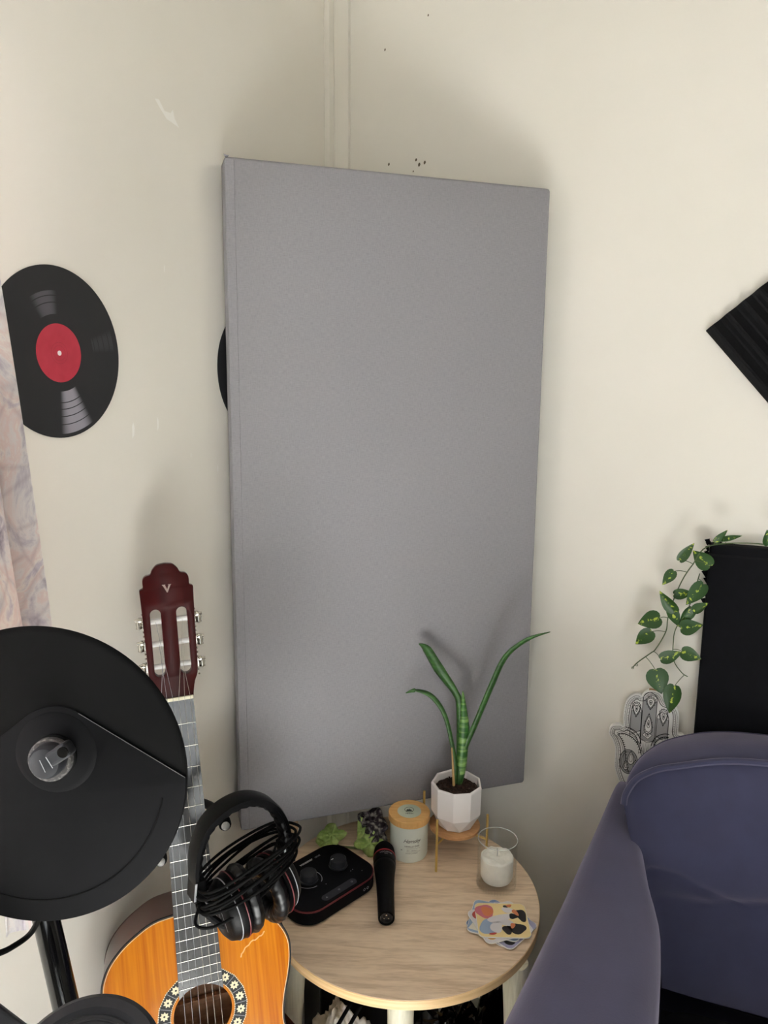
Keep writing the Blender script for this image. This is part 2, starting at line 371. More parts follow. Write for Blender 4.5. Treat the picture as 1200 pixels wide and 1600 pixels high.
def circle(c, r, n=32, a0=0., a1=2 * PI):
    return [(c[0] + r * math.cos(a0 + (a1 - a0) * i / n), c[1] + r * math.sin(a0 + (a1 - a0) * i / n)) for i in range(n)]
def rrect(w, h, r, n=6, c=(0, 0)):
    pts = []
    for sx, sy, a in ((1, 1, 0), (-1, 1, 90), (-1, -1, 180), (1, -1, 270)):
        for k in range(n + 1):
            q = R(a + 90 * k / n); pts.append((c[0] + sx * (w / 2 - r) + r * math.cos(q), c[1] + sy * (h / 2 - r) + r * math.sin(q)))
    return pts
def catmull(P, n=8, closed=False):
    P = [Vector(p) for p in P]; out = []; m = len(P)
    for i in range(m if closed else m - 1):
        if closed: a, b, c, d = P[i - 1], P[i], P[(i + 1) % m], P[(i + 2) % m]
        else: a, b, c, d = P[max(i - 1, 0)], P[i], P[i + 1], P[min(i + 2, m - 1)]
        for k in range(n):
            t = k / n; out.append(.5 * ((2 * b) + (c - a) * t + (2 * a - 5 * b + 4 * c - d) * t * t + (-a + 3 * b - 3 * c + d) * t ** 3))
    if not closed: out.append(P[-1])
    return out
def line_strip(g, pts, wd, z, closed=False):
    """flat printed line of width wd following 2D points at height z"""
    m = len(pts); L = []
    for i in range(m):
        a = Vector(pts[(i - 1) % m] if closed or i else pts[i]); b = Vector(pts[(i + 1) % m] if closed or i < m - 1 else pts[i])
        t = b - a; t = t.normalized() if t.length > 1e-9 else Vector((1, 0)); nn = Vector((-t.y, t.x)) * wd / 2; p = Vector(pts[i])
        L.append((p + nn, p - nn))
    vs = [(q.x, q.y, z) for pr in L for q in pr]
    fs = [(2 * i, 2 * i + 1, 2 * ((i + 1) % m) + 1, 2 * ((i + 1) % m)) for i in range(m if closed else m - 1)]
    g.add(vs, fs)

# ------------------------------------------------------------------ the room
XS, YB, ZC = 3.4, -3.6, 2.6
g = G().box((-.1, YB - .1, -.05), (XS + .1, .1, 0)); struct('floor', g, 'floor', smooth=0)
g = G().box((-.1, YB - .1, ZC), (XS + .1, .1, ZC + .05)); struct('ceiling', g, 'ceil', smooth=0)
WY0, WY1, WZ0, WZ1 = -2.35, -1.06, .86, 2.14
g = G().box((-.1, WY1, 0), (0, 0, ZC)).box((-.1, YB, 0), (0, WY0, ZC)).box((-.1, WY0, 0), (0, WY1, WZ0)).box((-.1, WY0, WZ1), (0, WY1, ZC))
struct('wall_left', g, 'wall', smooth=0)
g = G().box((-.1, 0, 0), (XS + .1, .1, ZC)); struct('wall_right', g, 'wall', smooth=0)
BX0, BX1, BZ0, BZ1 = 1.7, 3.2, .03, 2.12
g = G().box((-.1, YB - .1, 0), (BX0, YB, ZC)).box((BX1, YB - .1, 0), (XS + .1, YB, ZC)).box((BX0, YB - .1, 0), (BX1, YB, BZ0)).box((BX0, YB - .1, BZ1), (BX1, YB, ZC))
struct('wall_back', g, 'wall2', smooth=0)
g = G().box((XS, YB, 0), (XS + .1, 0, ZC)); struct('wall_side', g, 'wall2', smooth=0)
# cover strips in the corner, one on each wall
struct('trim_1', G().box((0, -.034, 0), (.0125, 0, ZC)), 'trimw', smooth=0, bevel=.0015)
struct('trim_2', G().box((.0125, -.0125, 0), (.046, 0, ZC)), 'trimw', smooth=0, bevel=.0015)
struct('baseboard_left', G().box((0, -3.59, 0), (.015, -.034, .09)), 'trimw', smooth=0, bevel=.002)
struct('baseboard_right', G().box((.046, -.015, 0), (XS, 0, .09)), 'trimw', smooth=0, bevel=.002)
def window(name, horiz, a0, a1, z0, z1, pos, d):
    g = G(); t = .045
    def bx(u0, u1, v0, v1, dd=.03):
        if horiz: g.box((u0, pos - dd, v0), (u1, pos + dd, v1))
        else: g.box((pos - dd, u0, v0), (pos + dd, u1, v1))
    bx(a0, a0 + t, z0, z1); bx(a1 - t, a1, z0, z1); bx(a0 + t, a1 - t, z0, z0 + t); bx(a0 + t, a1 - t, z1 - t, z1)
    o = struct(name, g, 'trimw', smooth=0, bevel=.003)
    q = G(); mid = (a0 + a1) / 2
    if horiz: q.box((mid - .02, pos - .02, z0 + t), (mid + .02, pos + .02, z1 - t))
    else: q.box((pos - .02, mid - .02, z0 + t), (pos + .02, mid + .02, z1 - t))
    part('window_mullion', q, 'trimw', o, smooth=0)
    for u0, u1 in ((a0 + t, mid - .02), (mid + .02, a1 - t)):
        p = G()
        if horiz: p.box((u0, pos - .002, z0 + t), (u1, pos + .002, z1 - t))
        else: p.box((pos - .002, u0, z0 + t), (pos + .002, u1, z1 - t))
        part('window_pane', p, 'pane', o, smooth=0)
    return o
window('window_1', False, WY0, WY1, WZ0, WZ1, -.05, 1)
window('window_2', True, BX0, BX1, BZ0, BZ1, YB - .05, 1)
# old marks on the paint: filler smears and chips
g = G(); rnd = random.Random(3)
def smear(g, y, z, pts, x=.0006):
    vs = [(x, y + a, z + b) for a, b in pts]; g.add(vs, [tuple(range(len(vs)))])
smear(g, -.557, 1.847, [(-.03, .012), (-.02, .014), (-.008, .002), (.006, .003), (.012, .010), (.016, -.002), (.026, -.012), (.012, -.010), (-.004, -.008), (-.018, .002)])
for (y, z, a, b) in ((-.666, 1.378, .003, .012), (-.61, 1.385, .0015, .011), (-.58, 1.62, .001, .006), (-.53, 1.33, .001, .005), (-.455, 1.30, .001, .007)):
    smear(g, y, z, [(-a, -b), (a * .4, -b * .6), (a, b * .3), (a * .2, b), (-a * .8, b * .5)])
g2 = G()
for x, z, r_ in ((.196, 1.908, .0022), (.203, 1.898, .0028), (.215, 1.901, .0026), (.135, 1.905, .0022), (.217, 2.178, .0016), (.124, 2.128, .0018), (.19, 1.886, .0014)):
    g2.add([(x + r_ * math.cos(k), -.0005, z + r_ * 1.5 * math.sin(k * 1.07)) for k in range(6)], [(0, 1, 2, 3, 4, 5)])
o = struct('trim_4', g2, mat('paint_chip', (104, 92, 72), .8), smooth=0); o['label'] = 'small dark paint chips on the right wall above the panel'
o = struct('trim_3', g, mat('filler_patch', (246, 244, 238), .8), smooth=0); o['label'] = 'pale filler smears and scrapes on the left wall paint'

# ------------------------------------------------------------------ acoustic panel across the corner
nx, ny = .645, -.764
pm = frame((.0322, -.4584, .611), (.764, .645, 0), (-.645, .764, 0), (0, 0, 1))   # local X along the face, -Y out of it, Z up
t = thing('acoustic_panel', 'tall grey fabric covered acoustic panel set diagonally across the room corner', 'acoustic panel', mw=pm)
def panel_fn():
    g = G(); W, H, D = .6, 1.2, .05; b = .004
    out = rrect(W, D, .006, 3, (W / 2, D / 2))
    zs = [(0, .006), (.004, .001), (.008, 0)]
    n = len(out); vs = []; rows = [(0, .004), (.0015, .0012), (.005, 0)] + [(H * k / 12, 0) for k in range(1, 12)] + [(H - .005, 0), (H - .0015, .0012), (H, .004)]
    for z, ins in rows:
        for x, y in out:
            cx, cy = W / 2, D / 2
            vs.append((cx + (x - cx) * (1 - ins / (W / 2)), cy + (y - cy) * (1 - ins / (D / 2)), z))
    fs = [(i * n + k, i * n + (k + 1) % n, (i + 1) * n + (k + 1) % n, (i + 1) * n + k) for i in range(len(rows) - 1) for k in range(n)]
    fs += [tuple(reversed(range(n))), tuple((len(rows) - 1) * n + k for k in range(n))]
    return g.add(vs, fs)
part('fabric_cover', panel_fn(), 'fabric', t, smooth=50)
g = G()
g.add([(.001, -.0006, .004), (.0150, -.0010, .004), (.0158, 0, .004), (.001, -.0006, 1.197), (.0150, -.0014, 1.1955), (.0158, 0, 1.195)], [(0, 1, 4, 3), (1, 2, 5, 4)])
part('folded_edge', g, 'fabric', t, smooth=20)
g = G().add([(.002, .004, 1.199), (-.001, .002, 1.2035), (.008, .001, 1.2015), (.006, .006, 1.1995)], [(0, 1, 2), (0, 1, 3), (1, 2, 3)])
part('corner_tuck', g, 'fabric', t, smooth=0)
# timber prop that carries the panel's low left end
g = G().box((-.009, -.018, 0), (.009, .018, .6095)); o = part('timber_prop', g, 'timber', loc=(.0828, -.3633, 0), smooth=0, bevel=.001)
tag(o, 'raw tan timber prop standing under the low left end of the grey panel', 'timber')

# ------------------------------------------------------------------ record wall stickers
def record(y, z, label):
    mw = frame((0, y, z), (0, 1, 0), (0, 0, 1), (1, 0, 0))
    t = thing('record_sticker', label, 'wall decal', mw=mw, group='record decals on the left wall')
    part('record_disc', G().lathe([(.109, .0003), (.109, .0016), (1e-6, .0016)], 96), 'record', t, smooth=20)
    part('record_label', G().lathe([(.0372, .0016), (.0372, .0020), (1e-6, .0020)], 64), 'vinered', t, smooth=20)
    g = G()
    for r_ in (.0135, .0095): line_strip(g, circle((0, 0), r_, 40), .0005, .0021, True)
    part('label_rings', g, mat('label_ring', (150, 34, 52), .6), t, smooth=0)
    part('spindle_hole', G().lathe([(.0032, .0020), (.0032, .0023), (1e-6, .0023)], 24), 'white', t, smooth=20)
record(-.7996, 1.4847, 'black record decal with red label, half hidden by the floral curtain')
record(-.339, 1.472, 'black record decal mostly hidden behind the left edge of the grey panel')

# ------------------------------------------------------------------ curtain and rod
def curtain():
    base = [(.098, -.938), (.094, -.944), (.076, -.958), (.056, -.974), (.070, -.987), (.112, -.990), (.128, -1.004), (.128, -1.03), (.112, -1.055), (.072, -1.075), (.062, -1.10), (.075, -1.13), (.118, -1.15), (.126, -1.18), (.10, -1.205), (.066, -1.22), (.066, -1.25), (.11, -1.27), (.122, -1.30), (.09, -1.33), (.066, -1.35)]
    pl = catmull([(a, b, 0) for a, b in base], 5)
    def fn(u, v):
        p = pl[min(len(pl) - 1, int(round(u * (len(pl) - 1))))]
        lift0 = .13 * min(1, max(0, (u - .17) / .06))
        z = .799 + lift0 * (1 - v) ** 4 + v * 1.47
        dy = -.112 * (z - 1.17) if z > 1.17 else -.060 * (1.17 - z)
        amp = 1 - .15 * v
        x = .085 + (p.x - .085) * amp + .006 * math.sin(z * 5 + p.y * 20)
        lift = .006 * max(0, 1 - u * 30) ** 2 if v < .01 else 0
        return (x, p.y + .0095 + dy * (1 - .3 * u), z + lift)
    return G().grid(fn, len(pl), 40)
t = thing('floral_curtain', 'pink and cream floral curtain hanging at the left edge over the window', 'curtain', (0, 0, 0))
o = part('curtain_cloth', curtain(), 'floral', t, smooth=80); sd = o.modifiers.new('thick', 'SOLIDIFY'); sd.thickness = .0018; sd.offset = 0
t = thing('curtain_rod', 'white curtain rod above the left window, out of the photo', 'curtain rod', (0, 0, 0))
part('rod', G().tube([(.09, -.92, 2.29), (.09, -2.5, 2.29)], .012, 16), 'white', t)
for y in (-1.0, -2.42): part('rod_bracket', G().box((0, y - .012, 2.275), (.09, y + .012, 2.305)), 'white', t, smooth=0, bevel=.003)

# ------------------------------------------------------------------ foam tile, black screen, trailing vine
mw = frame((.777, 0, 1.552), (.66, 0, -.751), (.751, 0, .66), (0, -1, 0))
def foam():
    g = G(); per = .0325; prof = [(0, 0)]
    for k in range(9):
        b = k * per
        prof += [(b + .0005, .010), (b + .006, .0215), (b + .0105, .025), (b + .015, .0235), (b + .024, .0125), (b + per - .003, .0085)]
    prof += [(9 * per, 0)]
    n = len(prof); vs = [(0, y, z) for y, z in prof] + [(.2925, y, z) for y, z in prof]
    fs = [tuple(range(n)), tuple(reversed(range(n, 2 * n)))] + [(i, (i + 1) % n, n + (i + 1) % n, n + i) for i in range(n)]
    return g.add(vs, fs)
o = part('foam_tile', foam(), 'foam', smooth=25, mw=mw)
tag(o, 'black ridged acoustic foam tile set cornerwise on the right wall', 'acoustic foam')

t = thing('fabric_screen', 'tall black fabric screen against the right wall behind the armchair', 'screen', (0, 0, 0))
part('screen_face', G().box((.8145, -.031, 0), (1.26, -.003, 1.154)), 'blackcloth', t, smooth=0, bevel=.004)
g = G(); rnd = random.Random(5)
for k in range(22):
    z = rnd.uniform(1.04, 1.13) if k < 16 else rnd.uniform(1.13, 1.16); x = .8145 - rnd.uniform(0, .006); s = rnd.uniform(.003, .008)
    g.add([(x + s, -.018, z + s), (x - s, -.012 - rnd.random() * .01, z + s * .3), (x + s * .3, -.02, z - s * 1.6), (x + s, -.012, z - s)], [(0, 1, 2, 3), (0, 2, 1), (1, 2, 3)])
for k in range(12):
    x = .812 + rnd.uniform(0, .03); z = 1.154; s = rnd.uniform(.002, .006)
    g.add([(x - s, -.02, z - .003), (x + s, -.022, z - .003), (x, -.018, z + s), (x, -.012, z - .003)], [(0, 1, 2), (1, 3, 2), (3, 0, 2)])
part('frayed_edge', g, 'blackcloth', t, smooth=0)
part('top_hem', G().box((.8148, -.0325, 1.132), (1.259, -.0305, 1.136)), 'foam', t, smooth=0)

def leaf_mesh(Ln, Wd, cup=.12, droop=.15):
    """heart-shaped leaf from the origin along +Y, face toward +Z"""
    prof = [(0, .02), (-.06, .5), (.02, .78), (.15, .96), (.3, 1.0), (.45, .92), (.6, .74), (.75, .5), (.88, .26), (1, .0)]
    g = G(); nw = 6; vs = []
    for y, h in prof:
        for k in range(nw + 1):
            u = -1 + 2 * k / nw; yy = y if abs(u) > .5 or y >= 0 else y * abs(u)
            x = u * h * Wd / 2
            vs.append((x, (max(0, y) if abs(u) < .3 else y) * Ln, cup * abs(u) ** 1.4 * h * Wd - droop * max(0, y) ** 2 * Ln + (.0006 if abs(u) < .01 else 0)))
    fs = [(i * (nw + 1) + k, i * (nw + 1) + k + 1, (i + 1) * (nw + 1) + k + 1, (i + 1) * (nw + 1) + k) for i in range(len(prof) - 1) for k in range(nw)]
    return g.add(vs, fs)
VL = [(.821, 1.166, .840, 1.189, .012), (.833, 1.170, .865, 1.181, .010), (.911, 1.167, .906, 1.193, .019), (.763, 1.126, .785, 1.161, .018), (.816, 1.118, .785, 1.142, .031), (.754, 1.103, .736, 1.076, .020), (.807, 1.086, .781, 1.047, .028), (.758, 1.057, .791, 1.062, .020), (.762, 1.028, .732, 1.063, .025), (.794, 1.033, .817, 1.051, .018), (.752, 1.029, .773, .992, .022), (.792, 1.032, .773, .993, .021), (.735, 1.006, .697, .992, .034), (.722, .977, .694, .945, .028), (.775, .991, .812, 1.002, .029), (.743, .924, .780, .942, .025), (.780, .944, .814, .935, .027), (.735, .906, .749, .860, .040), (.771, .878, .764, .824, .032)]
t = thing('trailing_vine', 'trailing green vine with yellow flecked leaves draped over the black screen', 'vine', (.8, -.05, .8))
inv = Matrix.Translation((-.8, .05, -.8))
st = catmull([(1.02, -.036, 1.158), (.95, -.034, 1.160), (.878, -.036, 1.163), (.81, -.05, 1.153), (.787, -.06, 1.119), (.772, -.06, 1.09), (.759, -.056, 1.05), (.75, -.052, 1.006), (.748, -.05, .977), (.732, -.048, .939), (.723, -.046, .928), (.7, -.045, .905), (.691, -.045, .892)], 5)
st2 = catmull([(.80, -.052, 1.10), (.785, -.055, 1.03), (.766, -.05, .987), (.763, -.05, .958), (.766, -.05, .922), (.782, -.05, .899), (.794, -.05, .892)], 5)
g = G().tube(st, .0011, 6, T=inv).tube(st2, .0010, 6, T=inv)
for p in ((.691, -.045, .892), (.6985, -.045, .899)): g.tube([Vector(p) + Vector((.0022 * math.cos(a), 0, .0022 * math.sin(a))) for a in [k * PI / 4 for k in range(8)]], .0006, 5, True, T=inv)
part('vine_stem', g, 'stem', t)
rnd = random.Random(11); allst = st + st2
for i, (bx, bz, tx, tz, wd) in enumerate(VL):
    yy = -.055 - rnd.uniform(0, .022); B = Vector((bx, yy, bz)); T_ = Vector((tx, yy - rnd.uniform(-.006, .012), tz))
    y = (T_ - B).normalized(); face = Vector((rnd.uniform(-.35, .25), -1, rnd.uniform(-.15, .5))); x = y.cross(face).normalized(); z = x.cross(y)
    lo = part('leaf', leaf_mesh((T_ - B).length * 1.03, wd * 1.06, rnd.uniform(.05, .16), rnd.uniform(.05, .2)), 'vleaf', t, smooth=80)
    lo.matrix_local = inv @ frame(B, x, y, z)
    near = min(allst, key=lambda q: (q - B).length + abs(q.z - B.z - .004) * .3)
    mid = (near + B) / 2 + Vector((0, -.004, .003))
    part('leaf_stalk', G().tube(catmull([near, mid, B], 4), .0007, 5, T=inv), 'stem', t)

# ------------------------------------------------------------------ hamsa hand plaque
HX = .7325
hand_l = [(-.0808, .7331), (-.0789, .7434), (-.0745, .7495), (-.0671, .7523), (-.0585, .7535), (-.0520, .7522), (-.0530, .7650), (-.0538, .7775), (-.0518, .8011), (-.0483, .8110), (-.0438, .8180), (-.0375, .8235), (-.0315, .8258), (-.0255, .8258), (-.0211, .8240), (-.0170, .8300), (-.0132, .8339), (-.0070, .8378), (0, .8389)]
hand_r = [(.0070, .8382), (.0119, .8365), (.0170, .8320), (.0211, .8255), (.0245, .8190), (.0300, .8180), (.0360, .8165), (.0420, .8130), (.0475, .8062), (.0510, .7970), (.0522, .7857), (.0526, .7700), (.0526, .7560), (.0590, .7545), (.0650, .7500), (.0710, .7440), (.0760, .7350), (.0715, .7200)]
low = [(.066, .700), (.064, .668), (.056, .640), (.042, .618), (.024, .604), (0, .598), (-.022, .604), (-.0485, .6204), (-.0585, .6383), (-.0640, .655), (-.0656, .6687), (-.0655, .6966), (-.0690, .7100), (-.0730, .7194), (-.0775, .7255)]
outl = [(a, b - .72) for a, b in hand_l + hand_r + low]
hm = frame((HX, -.004, .72), (1, 0, 0), (0, 0, 1), (0, -1, 0))
t = thing('hand_plaque', 'white hand shaped plaque with black patterned print behind the blue armchair', 'wall plaque', mw=hm)
sm = [(p.x, p.y) for p in catmull([(a, b, 0) for a, b in outl], 3, True)]
link('plaque_board', curve_mesh([sm], .0055, .0006), 'white', t, mw=Matrix.Translation((0, 0, .0065)), smooth=30)
def inset(pts, d):
    m = len(pts); out = []; cx, cy = 0, -.0
    for i in range(m):
        a, b = Vector(pts[i - 2]), Vector(pts[(i + 2) % m]); tt = (b - a).normalized(); nn = Vector((-tt.y, tt.x)); p = Vector(pts[i])
        out.append((p.x - nn.x * d * SGN, p.y - nn.y * d * SGN))
    return out
area = sum(sm[i - 1][0] * sm[i][1] - sm[i][0] * sm[i - 1][1] for i in range(len(sm)))
SGN = -1 if area > 0 else 1
def keep(pts, d):
    """drop the inset points that come too near the outline (kinks in the notches)"""
    return [p for p in inset(pts, d) if min((Vector(p) - Vector(q)).length for q in sm) > d * .86]
g = G(); Z = .0131
for d, wd in ((.0032, .0007), (.0062, .0008), (.0105, .0013)): line_strip(g, keep(sm, d), wd, Z, True)
dots = keep(sm, .0084)
for i in range(0, len(dots), 1):
    x, y = dots[i]; g.add([(x + .0008, y, Z), (x, y + .0008, Z), (x - .0008, y, Z), (x, y - .0008, Z)], [(0, 1, 2, 3)])
dots = keep(sm, .0018)
for i in range(0, len(dots), 1):
    x, y = dots[i]; g.add([(x + .0005, y, Z), (x, y + .0005, Z), (x - .0005, y, Z), (x, y - .0005, Z)], [(0, 1, 2, 3)])
gs = G()
def tear(cx, cy, w_, h_, up=1):
    pts = []
    for k in range(28):
        a = 2 * PI * k / 28; yy = math.cos(a); xx = math.sin(a) * (math.sin(a / 2)) ** 1.1
        pts.append((cx + xx * w_, cy - up * yy * h_))
    return pts
def spikes(pts, ln):
    for i in range(0, len(pts), 2):
        a = Vector(pts[i]); c = sum((Vector(p) for p in pts), Vector((0, 0))) / len(pts); d = (a - c).normalized(); s = Vector((-d.y, d.x)) * .0009
        b = a + d * ln; g.add([(a.x + s.x, a.y + s.y, Z), (b.x, b.y, Z), (a.x - s.x, a.y - s.y, Z)], [(0, 1, 2)])
def fingers():
    for x0, x1, y0, y1 in ((-.0395, -.0190, .026, .070), (-.0180, .0090, .008, .098), (.0110, .0335, .020, .062)):
        gs.add([(x0, y0, Z - .0003), (x1, y0, Z - .0003), (x1, y1, Z - .0003), (x0, y1, Z - .0003)], [(0, 1, 2, 3)])
        line_strip(g, [(x0, y0 - .012), (x0, y1)], .0013, Z); line_strip(g, [(x1, y0 - .012), (x1, y1)], .0013, Z); line_strip(g, [((x0 + x1) / 2 + (x1 - x0) / 2 * math.cos(a), y1 + (x1 - x0) * .62 * math.sin(a)) for a in [PI * k / 14 for k in range(15)]], .0013, Z); line_strip(g, [(x0, y0 + .004 - .006 * 0), ((x0 + x1) / 2, y0 - .003), (x1, y0 + .004)], .0011, Z)
fingers()
gw = G()
for cx, cy, w_, h_ in ((-.0295, .074, .0085, .0125), (-.003, .092, .0092, .0105), (.0232, .066, .0085, .0140), (-.0045, .046, .0085, .0175)):
    up = 1 if cy > .05 else -1
    o1, o2, o3 = tear(cx, cy, w_ * 1.25, h_ * 1.25, up), tear(cx, cy, w_, h_, up), tear(cx, cy + .001, w_ * .42, h_ * .5, up)
    gw.add([(a, b, Z - .0001) for a, b in o1], [tuple(range(len(o1)))])
    for o_, wd in ((o1, .0013), (o2, .0011), (o3, .0011)): line_strip(g, o_, wd, Z + .0001, True)
    g.add([(a, b, Z + .0001) for a, b in tear(cx, cy + .001, w_ * .2, h_ * .24, up)], [tuple(range(28))]); spikes(o1, .0028)
    for k in range(2, 27, 2):
        x = (o1[k][0] + o2[k][0]) / 2; y = (o1[k][1] + o2[k][1]) / 2; g.add([(x + .0006, y, Z + .0001), (x, y + .0006, Z + .0001), (x - .0006, y, Z + .0001), (x, y - .0006, Z + .0001)], [(0, 1, 2, 3)])
# diamond, side paisleys and palm
dm = [(-.0075, .0305), (.0040, .0230), (-.0035, .0135), (-.0150, .0205)]
gw.add([(a, b, Z) for a, b in dm], [(0, 1, 2, 3)]); line_strip(g, dm, .0012, Z + .0002, True); line_strip(g, circle((-.0055, .022), .0035, 14), .0009, Z + .0002, True); g.add([(a, b, Z + .0002) for a, b in circle((-.0055, .022), .0015, 8)], [tuple(range(8))])
for s, cx in ((-1, -.046), (1, .034)):
    for rad, wd in ((.030, .0017), (.0245, .0015)):
        line_strip(g, [(cx + rad * math.cos(a), -.003 + rad * 1.15 * math.sin(a)) for a in [R(5 + 90 * k / 14) if s < 0 else R(175 - 90 * k / 14) for k in range(15)]], wd, Z)
    for k in range(11):
        a = R(8 + 84 * k / 10) if s < 0 else R(172 - 84 * k / 10); c0 = Vector((math.cos(a), 1.15 * math.sin(a)))
        p = Vector((cx, -.003)) + c0 * .0245; q = Vector((cx, -.003)) + c0 * .0212; pp = Vector((-c0.y, c0.x)) * .0011
        g.add([(p.x + pp.x, p.y + pp.y, Z), (q.x, q.y, Z), (p.x - pp.x, p.y - pp.y, Z)], [(0, 1, 2)])
    line_strip(g, [(cx - s * .008 + .018 * math.cos(a), -.044 + .027 * math.sin(a)) for a in [2 * PI * k / 24 for k in range(24)]], .0014, Z, True)
    gs.add([(cx - s * .008 + .0175 * math.cos(2 * PI * k / 20), -.044 + .0265 * math.sin(2 * PI * k / 20), Z - .0002) for k in range(20)], [tuple(range(20))])
    for q in ((cx - s * .012, -.034, .0080, .0150), (cx - s * .022, -.048, .0060, .0110), (cx - s * .003, -.052, .0060, .0110)):
        tr = tear(*q, -1); gw.add([(a, b, Z) for a, b in tr], [tuple(range(len(tr)))]); line_strip(g, tr, .0013, Z + .0002, True); line_strip(g, tear(q[0], q[1], q[2] * .55, q[3] * .6, -1), .0009, Z + .0002, True)
    line_strip(g, [(cx - s * .008 + .014 * math.cos(a), -.044 + .022 * math.sin(a)) for a in [2 * PI * k / 24 for k in range(24)]], .0008, Z, True)
    for k in range(5):   # little scrolls between fingers and paisleys
        cxx, cyy = (-.036 + .004 * k, .018 + .003 * (k % 3)) if s < 0 else (.0135 + .0042 * k, .014 + .003 * (k % 3))
        line_strip(g, [(cxx + (.0026 - .00009 * j) * math.cos(j * .5), cyy + (.0026 - .00009 * j) * math.sin(j * .5)) for j in range(22)], .0005, Z)
for k in range(7):
    x = -.020 + .005 * k; line_strip(g, [(x, .008 - .03), (x + .003, .004), (x + .006, -.022)], .0009, Z)
TH = [(-.0631, .0128), (-.0560, .0165), (-.0506, .0167), (-.0420, .0150), (-.0338, .0114), (-.0270, .0055), (-.0216, -.0018), (-.0170, -.0120), (-.0138, -.0244)]
TB = [(-.0631, .0128), (-.0580, .0070), (-.0534, .0004), (-.0500, -.008), (-.0473, -.017), (-.0450, -.030), (-.0430, -.0449), (-.0400, -.058), (-.0364, -.0694)]
for P0, sd_ in ((TH, 1), (TB, -1)):
    cp = [(p.x, p.y) for p in catmull([(a, b, 0) for a, b in P0], 4)]
    for fl in (1, -1):
        mir = [((a if fl > 0 else .006 - a), b) for a, b in cp]
        line_strip(g, mir, .0016, Z)
        for k in range(2, len(mir) - 2, 2):
            a, b = Vector(mir[k]), Vector(mir[k + 1]); tt = (b - a).normalized(); nn = Vector((tt.y, -tt.x)) * sd_ * fl
            q = a + nn * .0042; e1, e2 = a + tt * .0014, a - tt * .0014
            g.add([(e1.x, e1.y, Z), (q.x, q.y, Z), (e2.x, e2.y, Z)], [(0, 1, 2)])
        of = [(Vector(mir[k]) + Vector(((Vector(mir[k + 1]) - Vector(mir[k])).normalized().y, -(Vector(mir[k + 1]) - Vector(mir[k])).normalized().x)) * -.0035 * sd_ * fl) for k in range(len(mir) - 1)]
        line_strip(g, of, .0009, Z)
part('pattern_shading', gs, 'shade', t, smooth=0, recalc=False)['kind'] = 'stuff'
part('pattern_white', gw, 'white', t, smooth=0, recalc=False)['kind'] = 'stuff'
part('pattern_lines', g, 'inkb', t, smooth=0, recalc=False)['kind'] = 'stuff'
part('worn_edge', G().box((-.008, .1178, .003), (.0065, .1200, .011)), 'cardb', t, smooth=0)

# ------------------------------------------------------------------ armchair
t = thing('armchair', 'dark blue velvet armchair with arched piped back at the right', 'armchair', (1.05, -.4, 0))
IA = Matrix.Translation((-1.05, .4, 0))
def arm(sgn):
    st_ = [(-.036, .672, .712, .640, .10), (-.08, .667, .717, .648, .10), (-.2, .649, .737, .636, .10), (-.3, .632, .757, .622, .10), (-.4, .6165, .780, .610, .10), (-.6, .588, .783, .603, .10), (-.76, .566, .783, .600, .10), (-.80, .572, .778, .594, .10), (-.815, .59, .762, .575, .12)]
    cs = catmull([(a[1], a[0], a[3]) for a in st_], 4); c2 = catmull([(a[2], a[0], a[4]) for a in st_], 4)
    st_ = [(p.y, p.x, q.x, p.z, q.z) for p, q in zip(cs, c2)]
    g = G(); n = 14; vs = []
    for y, x0, x1, zt, zb in st_:
        ring = []
        for k in range(n + 1):
            a = PI - PI * k / n; xx = math.copysign(abs(math.cos(a)) ** .55, math.cos(a)); zz = max(0, math.sin(a)) ** .7
            ring.append(((x0 + x1) / 2 + (x1 - x0) / 2 * xx, y, zt - .055 + .055 * zz))
        ring = [(x0 + .01, y, zb), (x0 + .002, y, zb + .2)] + ring + [(x1, y, zb + .2), (x1, y, zb)]
        for x, yy, z in ring: vs.append((x if sgn < 0 else 2.10 - x, yy, z))
    m = n + 5
    fs = [(i * m + k, i * m + (k + 1) % m, (i + 1) * m + (k + 1) % m, (i + 1) * m + k) for i in range(len(st_) - 1) for k in range(m)]
    fs += [tuple(range(m)), tuple(reversed(range((len(st_) - 1) * m, len(st_) * m)))]
    return g.add(vs, fs, IA)
part('armrest', arm(-1), 'bluecloth', t, smooth=60); part('armrest', arm(1), 'bluecloth', t, smooth=60)
AR = [(.7005, -.212, .690), (.702, -.206, .706), (.712, -.192, .724), (.726, -.184, .738), (.755, -.172, .752), (.79, -.163, .761), (.83, -.151, .770), (.877, -.139, .777), (.935, -.131, .781), (1.0, -.127, .783), (1.05, -.126, .784)]
AR = AR + [(2.10 - x, y, z) for x, y, z in reversed(AR[:-1])]
arch = catmull(AR, 5)
na = len(arch)
def edge_pt(u):
    f = u * (na - 1); i = min(na - 2, int(f)); return arch[i].lerp(arch[i + 1], f - i)
def side_x(s):   # left seam of the back against the arm, from the arch down to the seat
    return [(0, .7005, -.212, .690), (.15, .712, -.222, .650), (.4, .738, -.246, .575), (.62, .768, -.262, .52), (.8, .781, -.275, .46), (1, .789, -.290, .40)]
def seam(v):
    P_ = side_x(0)
    for a, b in zip(P_, P_[1:]):
        if v <= b[0]:
            f = (v - a[0]) / (b[0] - a[0]); return Vector(a[1:]).lerp(Vector(b[1:]), f)
    return Vector(P_[-1][1:])
